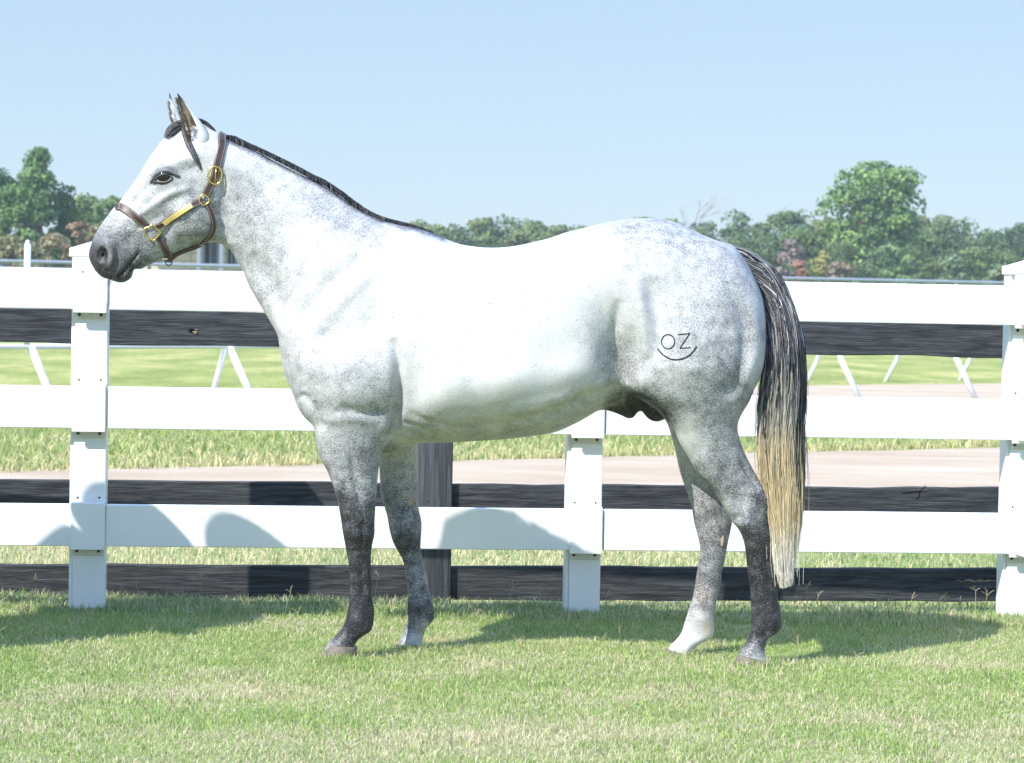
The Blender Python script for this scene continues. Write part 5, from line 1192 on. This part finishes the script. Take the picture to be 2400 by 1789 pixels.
for rank, (Y_, dpy, step) in enumerate(((128, 0, 62), (118, 26, 70), (108, 62, 76))):
    px_ = 850 + rank * 20
    while px_ < 3050:
        py_ = np.interp(px_, [p[0] for p in prof], [p[1] for p in prof]) + dpy + rng.normal(0, 6 + 3 * rank) + (0 if rank else rng.choice([-4, 6, 16]))
        v_ = int(rng.integers(0, 6)); v_ = (3 if rng.random() < .5 else 5) if (px_ < 1450 and rng.random() < .6) else v_
        x_, h_ = at(px_, py_, Y_); lab = '%s treeline tree %s, %s' % (kinds_[v_], spot(px_), ['hindmost row', 'middle row', 'front row'][rank])
        got = [p for p in protos if p[0] == v_]
        if len(got) < 2:
            rt_ = tree('broadleaf_tree', (x_, Y_, GF), lab, 'tree', 'trees of the far treeline', 100 + k, h_, h_ * .80, 4600, 40, .092, base=.10, shape='dome', c0=pal[v_][0], c1=pal[v_][1]); protos.append((v_, rt_, h_))
        else:
            _, rt_, hh = got[int(rng.integers(0, 2))]; copy_tree(rt_, (x_, Y_, GF), (h_ / hh * rng.uniform(.85, 1.15), h_ / hh), rng.uniform(0, 6.28), lab)
        px_ += step * rng.uniform(.75, 1.25); k += 1
extra = [(1850, 555, 104, 2.0, (.13, .10, .09), (.25, .21, .19), 'leafless grey pink bush right of the tail'), (1880, 606, 101, 1.5, (.20, .09, .06), (.33, .19, .14), 'rust pink bush low beside the grey bush'), (1928, 582, 102, 1.6, (.13, .13, .03), (.27, .25, .08), 'mustard yellow bush between the pink bush and the round tree'), (1975, 600, 100, 1.8, (.13, .11, .08), (.24, .20, .13), 'brownish bush under the round tree'), (2090, 560, 101, 2.6, (.05, .10, .04), (.17, .25, .10), 'bright green bush directly below the round tree'), (2230, 600, 98, 2.6, (.06, .10, .05), (.17, .22, .11), 'grey green bush low between the round tree and the corner post'), (2340, 615, 96, 2.4, (.06, .10, .05), (.17, .21, .11), 'grey green bush beside the corner post')]
for i, (px_, py_, Y_, w_, c0, c1, lab) in enumerate(extra):
    x_, h_ = at(px_, py_, Y_); tree('bush', (x_, Y_, GF), lab, 'bush', 'bushes in front of the treeline', 300 + i, h_, w_, 2400, 34, .095, trunk=False, base=.0, shape='dome', c0=c0, c1=c1)
for i, px_ in enumerate(np.arange(-620, -60, 62)):
    v_, rt_, hh = protos[i % len(protos)]; x_, h_ = at(px_, 440 + rng.normal(0, 14), 100); copy_tree(rt_, (x_, 100, GF), (h_ / hh * 1.1, h_ / hh), rng.uniform(0, 6.28), '%s tree beyond the left picture edge' % kinds_[v_], 'trees behind the fence on the left')
# bare tree above the croup
x_, h_ = at(1600, 470, 122); bt_ = empty('bare_tree', (x_, 122, GF), 'leafless pale tree with thin twigs above the croup', 'tree'); mb = MB(); L = np.array([x_, 122, GF])
def branch(p, d, l, r_, dep):
    e = p + d * l; mb.tube(np.array([p, (p + e) / 2 + rng.normal(0, .02, 3) * l, e]), [r_, r_ * .8, r_ * .6], 5)
    if dep:
        for _ in range(3 if dep > 1 else 4): branch(p + (e - p) * rng.uniform(.5, 1), nrmz(d + rng.normal(0, .42, 3) * [1, 1, .5] + [0, 0, .12]), l * rng.uniform(.55, .75), r_ * .58, dep - 1)
branch(L, np.array([0, 0, 1.0]), h_ * .48, .07, 4); mb.build('trunk', simple('pale_dead_wood', (.34, .31, .28), .9), bt_)

# ------------------------------------------------------------------ summer haze
mt = bpy.data.materials.new('thin_haze'); mt.use_nodes = True; nt = mt.node_tree; nt.nodes.clear(); pv = nt.nodes.new('ShaderNodeVolumePrincipled'); ou = nt.nodes.new('ShaderNodeOutputMaterial')
pv.inputs['Color'].default_value = (.80, .90, 1.0, 1); pv.inputs['Density'].default_value = 0.0009; pv.inputs['Anisotropy'].default_value = 0.1
nt.links.new(pv.outputs[0], ou.inputs['Volume'])
mb = MB(); mb.box(np.array([0, 100, 5.0]), (260, 216, 12.6)); tag(mb.build('haze', mt, None, smooth=False), 'thin pale summer haze over the fields', 'haze', kind='stuff')

# ------------------------------------------------------------------ ear fur
def fur(anchor_px, Yb, n, ln, name='ear_hair'):
    c = catmull(anchor_px, 8); out = []
    for i in range(n):
        q = c[rng.integers(0, len(c))]; p = P3(q[0] + rng.normal(0, 1.2), q[1], Yb + rng.normal(0, .006)); d = nrmz([-.45 + rng.normal(0, .25), -.5 + rng.normal(0, .3), .75]); L_ = ln * rng.uniform(.5, 1.1)
        out.append([p, p + d * L_ * .5, p + d * L_ + [-.002, 0, 0]])
    out = np.array(out); col = np.array([.22, .17, .12]) * rng.uniform(.15, 1.6, (n, 1, 1)) + np.zeros((n, 3, 3))
    hair_mesh(name, out, np.full((n, 3), .0008) * [1, .8, .3], col, horse)
fur([(441,328),(434,300),(426,275),(420,252),(418,235)], HY - .082, 260, .017)
fur([(446,330),(446,310),(440,290),(432,270)], HY - .086, 260, .017)
fur([(410,298),(404,282),(400,262),(398,242)], HY + .035, 160, .014)

# ------------------------------------------------------------------ two handlers just outside the left edge; their shadows fall on the fence
def skin(name, pts, edges, rads, mat, parent, root=0, lv=2):
    me = bpy.data.meshes.new(name); me.from_pydata([tuple(p) for p in pts], edges, []); o = bpy.data.objects.new(name, me); C.objects.link(o)
    o.modifiers.new('s', 'SKIN'); sv = me.skin_vertices[0].data
    for i, r_ in enumerate(rads): sv[i].radius = (r_, r_); sv[i].use_root = (i == root)
    sb = o.modifiers.new('u', 'SUBSURF'); sb.levels = lv; sb.render_levels = lv
    me.materials.append(mat); o.parent = parent; o.matrix_parent_inverse = Matrix.Translation(-world_loc(parent)); return o
skin_m = simple('tanned_skin', (.52, .33, .24), .55, .35); jean_m = simple('blue_denim', (.07, .10, .18), .85, .1, nscale=80, namp=.2); boot_m = simple('brown_boot_leather', (.10, .055, .03), .45, .4); straw_m = simple('woven_straw', (.62, .50, .30), .8, .1, nscale=120, namp=.2)
hair_m = simple('brown_hair', (.06, .04, .03), .7, .2, nscale=150, namp=.4); lip_m = simple('lips', (.40, .18, .15), .5)
def handler(ox, oy, sc, shirt_m, lab, elbow_out):
    man = empty('person', (ox, oy, 0), lab, 'person', None); O = np.array([ox, oy, 0.0]); fwd = nrmz([1.0, .15, 0]); rt_ = np.array([fwd[1], -fwd[0], 0])
    pt = lambda f, r_, z: O + (fwd * f + rt_ * r_ + np.array([0, 0, z])) * sc
    eo = elbow_out
    V_ = [pt(0,0,.98), pt(0,0,1.16), pt(0,0,1.38), pt(.0,0,1.50), pt(.045,0,1.58), pt(.03,0,1.67), pt(.02,0,1.74),
          pt(0,.17,1.42), pt(.02,.22 + eo,1.15), pt(.16,.19,1.02), pt(0,-.17,1.42), pt(-.02,-.24 - eo,1.14), pt(.14,-.20,1.00),
          pt(0,.10,.92), pt(.02,.11,.50), pt(0,.12,.09), pt(0,-.10,.92), pt(-.03,-.11,.50), pt(-.05,-.12,.09)]
    E_ = [(0,1),(1,2),(2,3),(3,4),(4,5),(5,6),(2,7),(7,8),(8,9),(2,10),(10,11),(11,12),(0,13),(13,14),(14,15),(0,16),(16,17),(17,18)]
    R_ = [.10,.10,.12,.052,.070,.105,.085,.06,.048,.034,.06,.045,.030,.085,.06,.042,.085,.06,.042]
    def hand(wr, dirn, pal):
        base = V_[wr]; i0 = len(V_); V_.append(base + dirn * .06); E_.append((wr, i0)); R_.append(.032); sd = nrmz(np.cross(dirn, pal))
        for o_, L_ in ((-.028,.065),(-.010,.075),(.010,.070),(.027,.055)):
            a = len(V_); V_.append(base + dirn * .095 + sd * o_); V_.append(base + dirn * (.095 + L_ * .5) + sd * o_ * 1.1 + pal * .012); V_.append(base + dirn * (.095 + L_ * .75) + sd * o_ * 1.1 + pal * .035); E_.extend([(i0, a), (a, a + 1), (a + 1, a + 2)]); R_.extend([.010, .009, .008])
        a = len(V_); V_.append(base + dirn * .05 - sd * .045); V_.append(base + dirn * .085 - sd * .052 + pal * .03); E_.extend([(i0, a), (a, a + 1)]); R_.extend([.011, .009])
    hand(9, nrmz(fwd * .8 + np.array([0, 0, -.4])), nrmz([0, .6, -.5])); hand(12, nrmz(fwd * .8 + np.array([0, 0, -.4])), nrmz([0, -.6, -.5]))
    skin('body', V_, E_, [r_ * sc for r_ in R_], skin_m, man)
    sv_ = [pt(0,0,.80), pt(0,0,1.12), pt(0,0,1.39), pt(0,0,1.52), pt(0,.17,1.42), pt(.02,.22 + eo,1.15), pt(.14,.192,1.03), pt(0,-.17,1.42), pt(-.02,-.24 - eo,1.14), pt(.12,-.202,1.01)]
    skin('shirt', sv_, [(0,1),(1,2),(2,3),(2,4),(4,5),(5,6),(2,7),(7,8),(8,9)], [.20,.18,.205,.085,.10,.078,.052,.10,.078,.052], shirt_m, man)
    jv = [pt(0,0,1.12), pt(0,0,.95), pt(0,.10,.86), pt(.02,.11,.50), pt(0,.12,.10), pt(0,-.10,.86), pt(-.03,-.11,.50), pt(-.05,-.12,.10)]
    skin('jeans', jv, [(0,1),(1,2),(2,3),(3,4),(1,5),(5,6),(6,7)], [.17,.19,.135,.10,.082,.135,.10,.082], jean_m, man)
    for r_, f_ in ((.12, 0), (-.12, -.05)): skin('boot', [pt(f_, r_, .16), pt(f_, r_, .05), pt(f_ + .09, r_ * 1.05, .04), pt(f_ + .19, r_ * 1.1, .03)], [(0,1),(1,2),(2,3)], [.05, .048, .045, .034], boot_m, man)
    mb = MB(); mb.sphere(pt(.008, 0, 1.70), .105, 12, (1.0, .88, .80)); mb.build('hair', hair_m, man)
    for sy in (-.03, .03): mb = MB(); mb.sphere(pt(.108, sy, 1.668), .011, 8); mb.build('eye', M['eye'], man)
    mb = MB(); mb.tube([pt(.112, 0, 1.675), pt(.130, 0, 1.645), pt(.112, 0, 1.635)], [.010, .014, .012], 8); mb.build('nose', skin_m, man)
    mb = MB(); mb.tube([pt(.098, -.024, 1.602), pt(.112, 0, 1.600), pt(.098, .024, 1.602)], .006, 6); mb.build('mouth', lip_m, man)
    V = []; F = []; nn_ = 40; prof_ = [(.02,.125),(.06,.12),(.085,.10),(.096,.05),(.102,.0),(.135,-.004),(.18,.012),(.182,.006),(.135,-.012),(.09,-.006)]; c0_ = pt(.015, 0, 1.745)
    for r_, z_ in prof_:
        for k in range(nn_):
            a = 2 * math.pi * k / nn_; V.append(c0_ + fwd * r_ * math.cos(a) * 1.08 + rt_ * r_ * math.sin(a) * .95 + np.array([0, 0, z_ + (.03 * abs(math.sin(a)) ** 3 if r_ > .13 else 0)]))
    for i in range(len(prof_) - 1):
        for k in range(nn_): F.append((i * nn_ + k, i * nn_ + (k + 1) % nn_, (i + 1) * nn_ + (k + 1) % nn_, (i + 1) * nn_ + k))
    mb = MB(); mb.add(np.array(V), F + [tuple(range(nn_))]); mb.build('hat', straw_m, man)
handler(-2.57, 8.29, 1.0, simple('blue_work_shirt', (.16, .24, .40), .8, .1, nscale=30, namp=.3), 'standing person in a blue shirt, jeans and straw hat, farther from the horse nose', .02)
handler(-2.14, 8.24, 0.98, simple('red_brown_shirt', (.34, .12, .09), .8, .1, nscale=30, namp=.3), 'standing person in a brick red shirt, jeans and straw hat, nearer the horse nose', -.03)

# ------------------------------------------------------------------ labels: number off look-alikes from the left
tops = [o for o in scene.objects if o.parent is None and o.get('label') and o.get('group')]
by = {}
for o in tops: by.setdefault(o['label'], []).append(o)
ORD = ['leftmost', 'second from left', 'third from left', 'fourth from left', 'fifth from left', 'sixth from left', 'seventh from left', 'eighth from left', 'ninth from left', 'tenth from left', 'eleventh from left', 'twelfth from left']
for lab, os_ in by.items():
    if len(os_) > 1:
        for i, o in enumerate(sorted(os_, key=lambda q: q.location.x / q.location.y)): o['label'] = lab + ', ' + ORD[min(i, 11)]
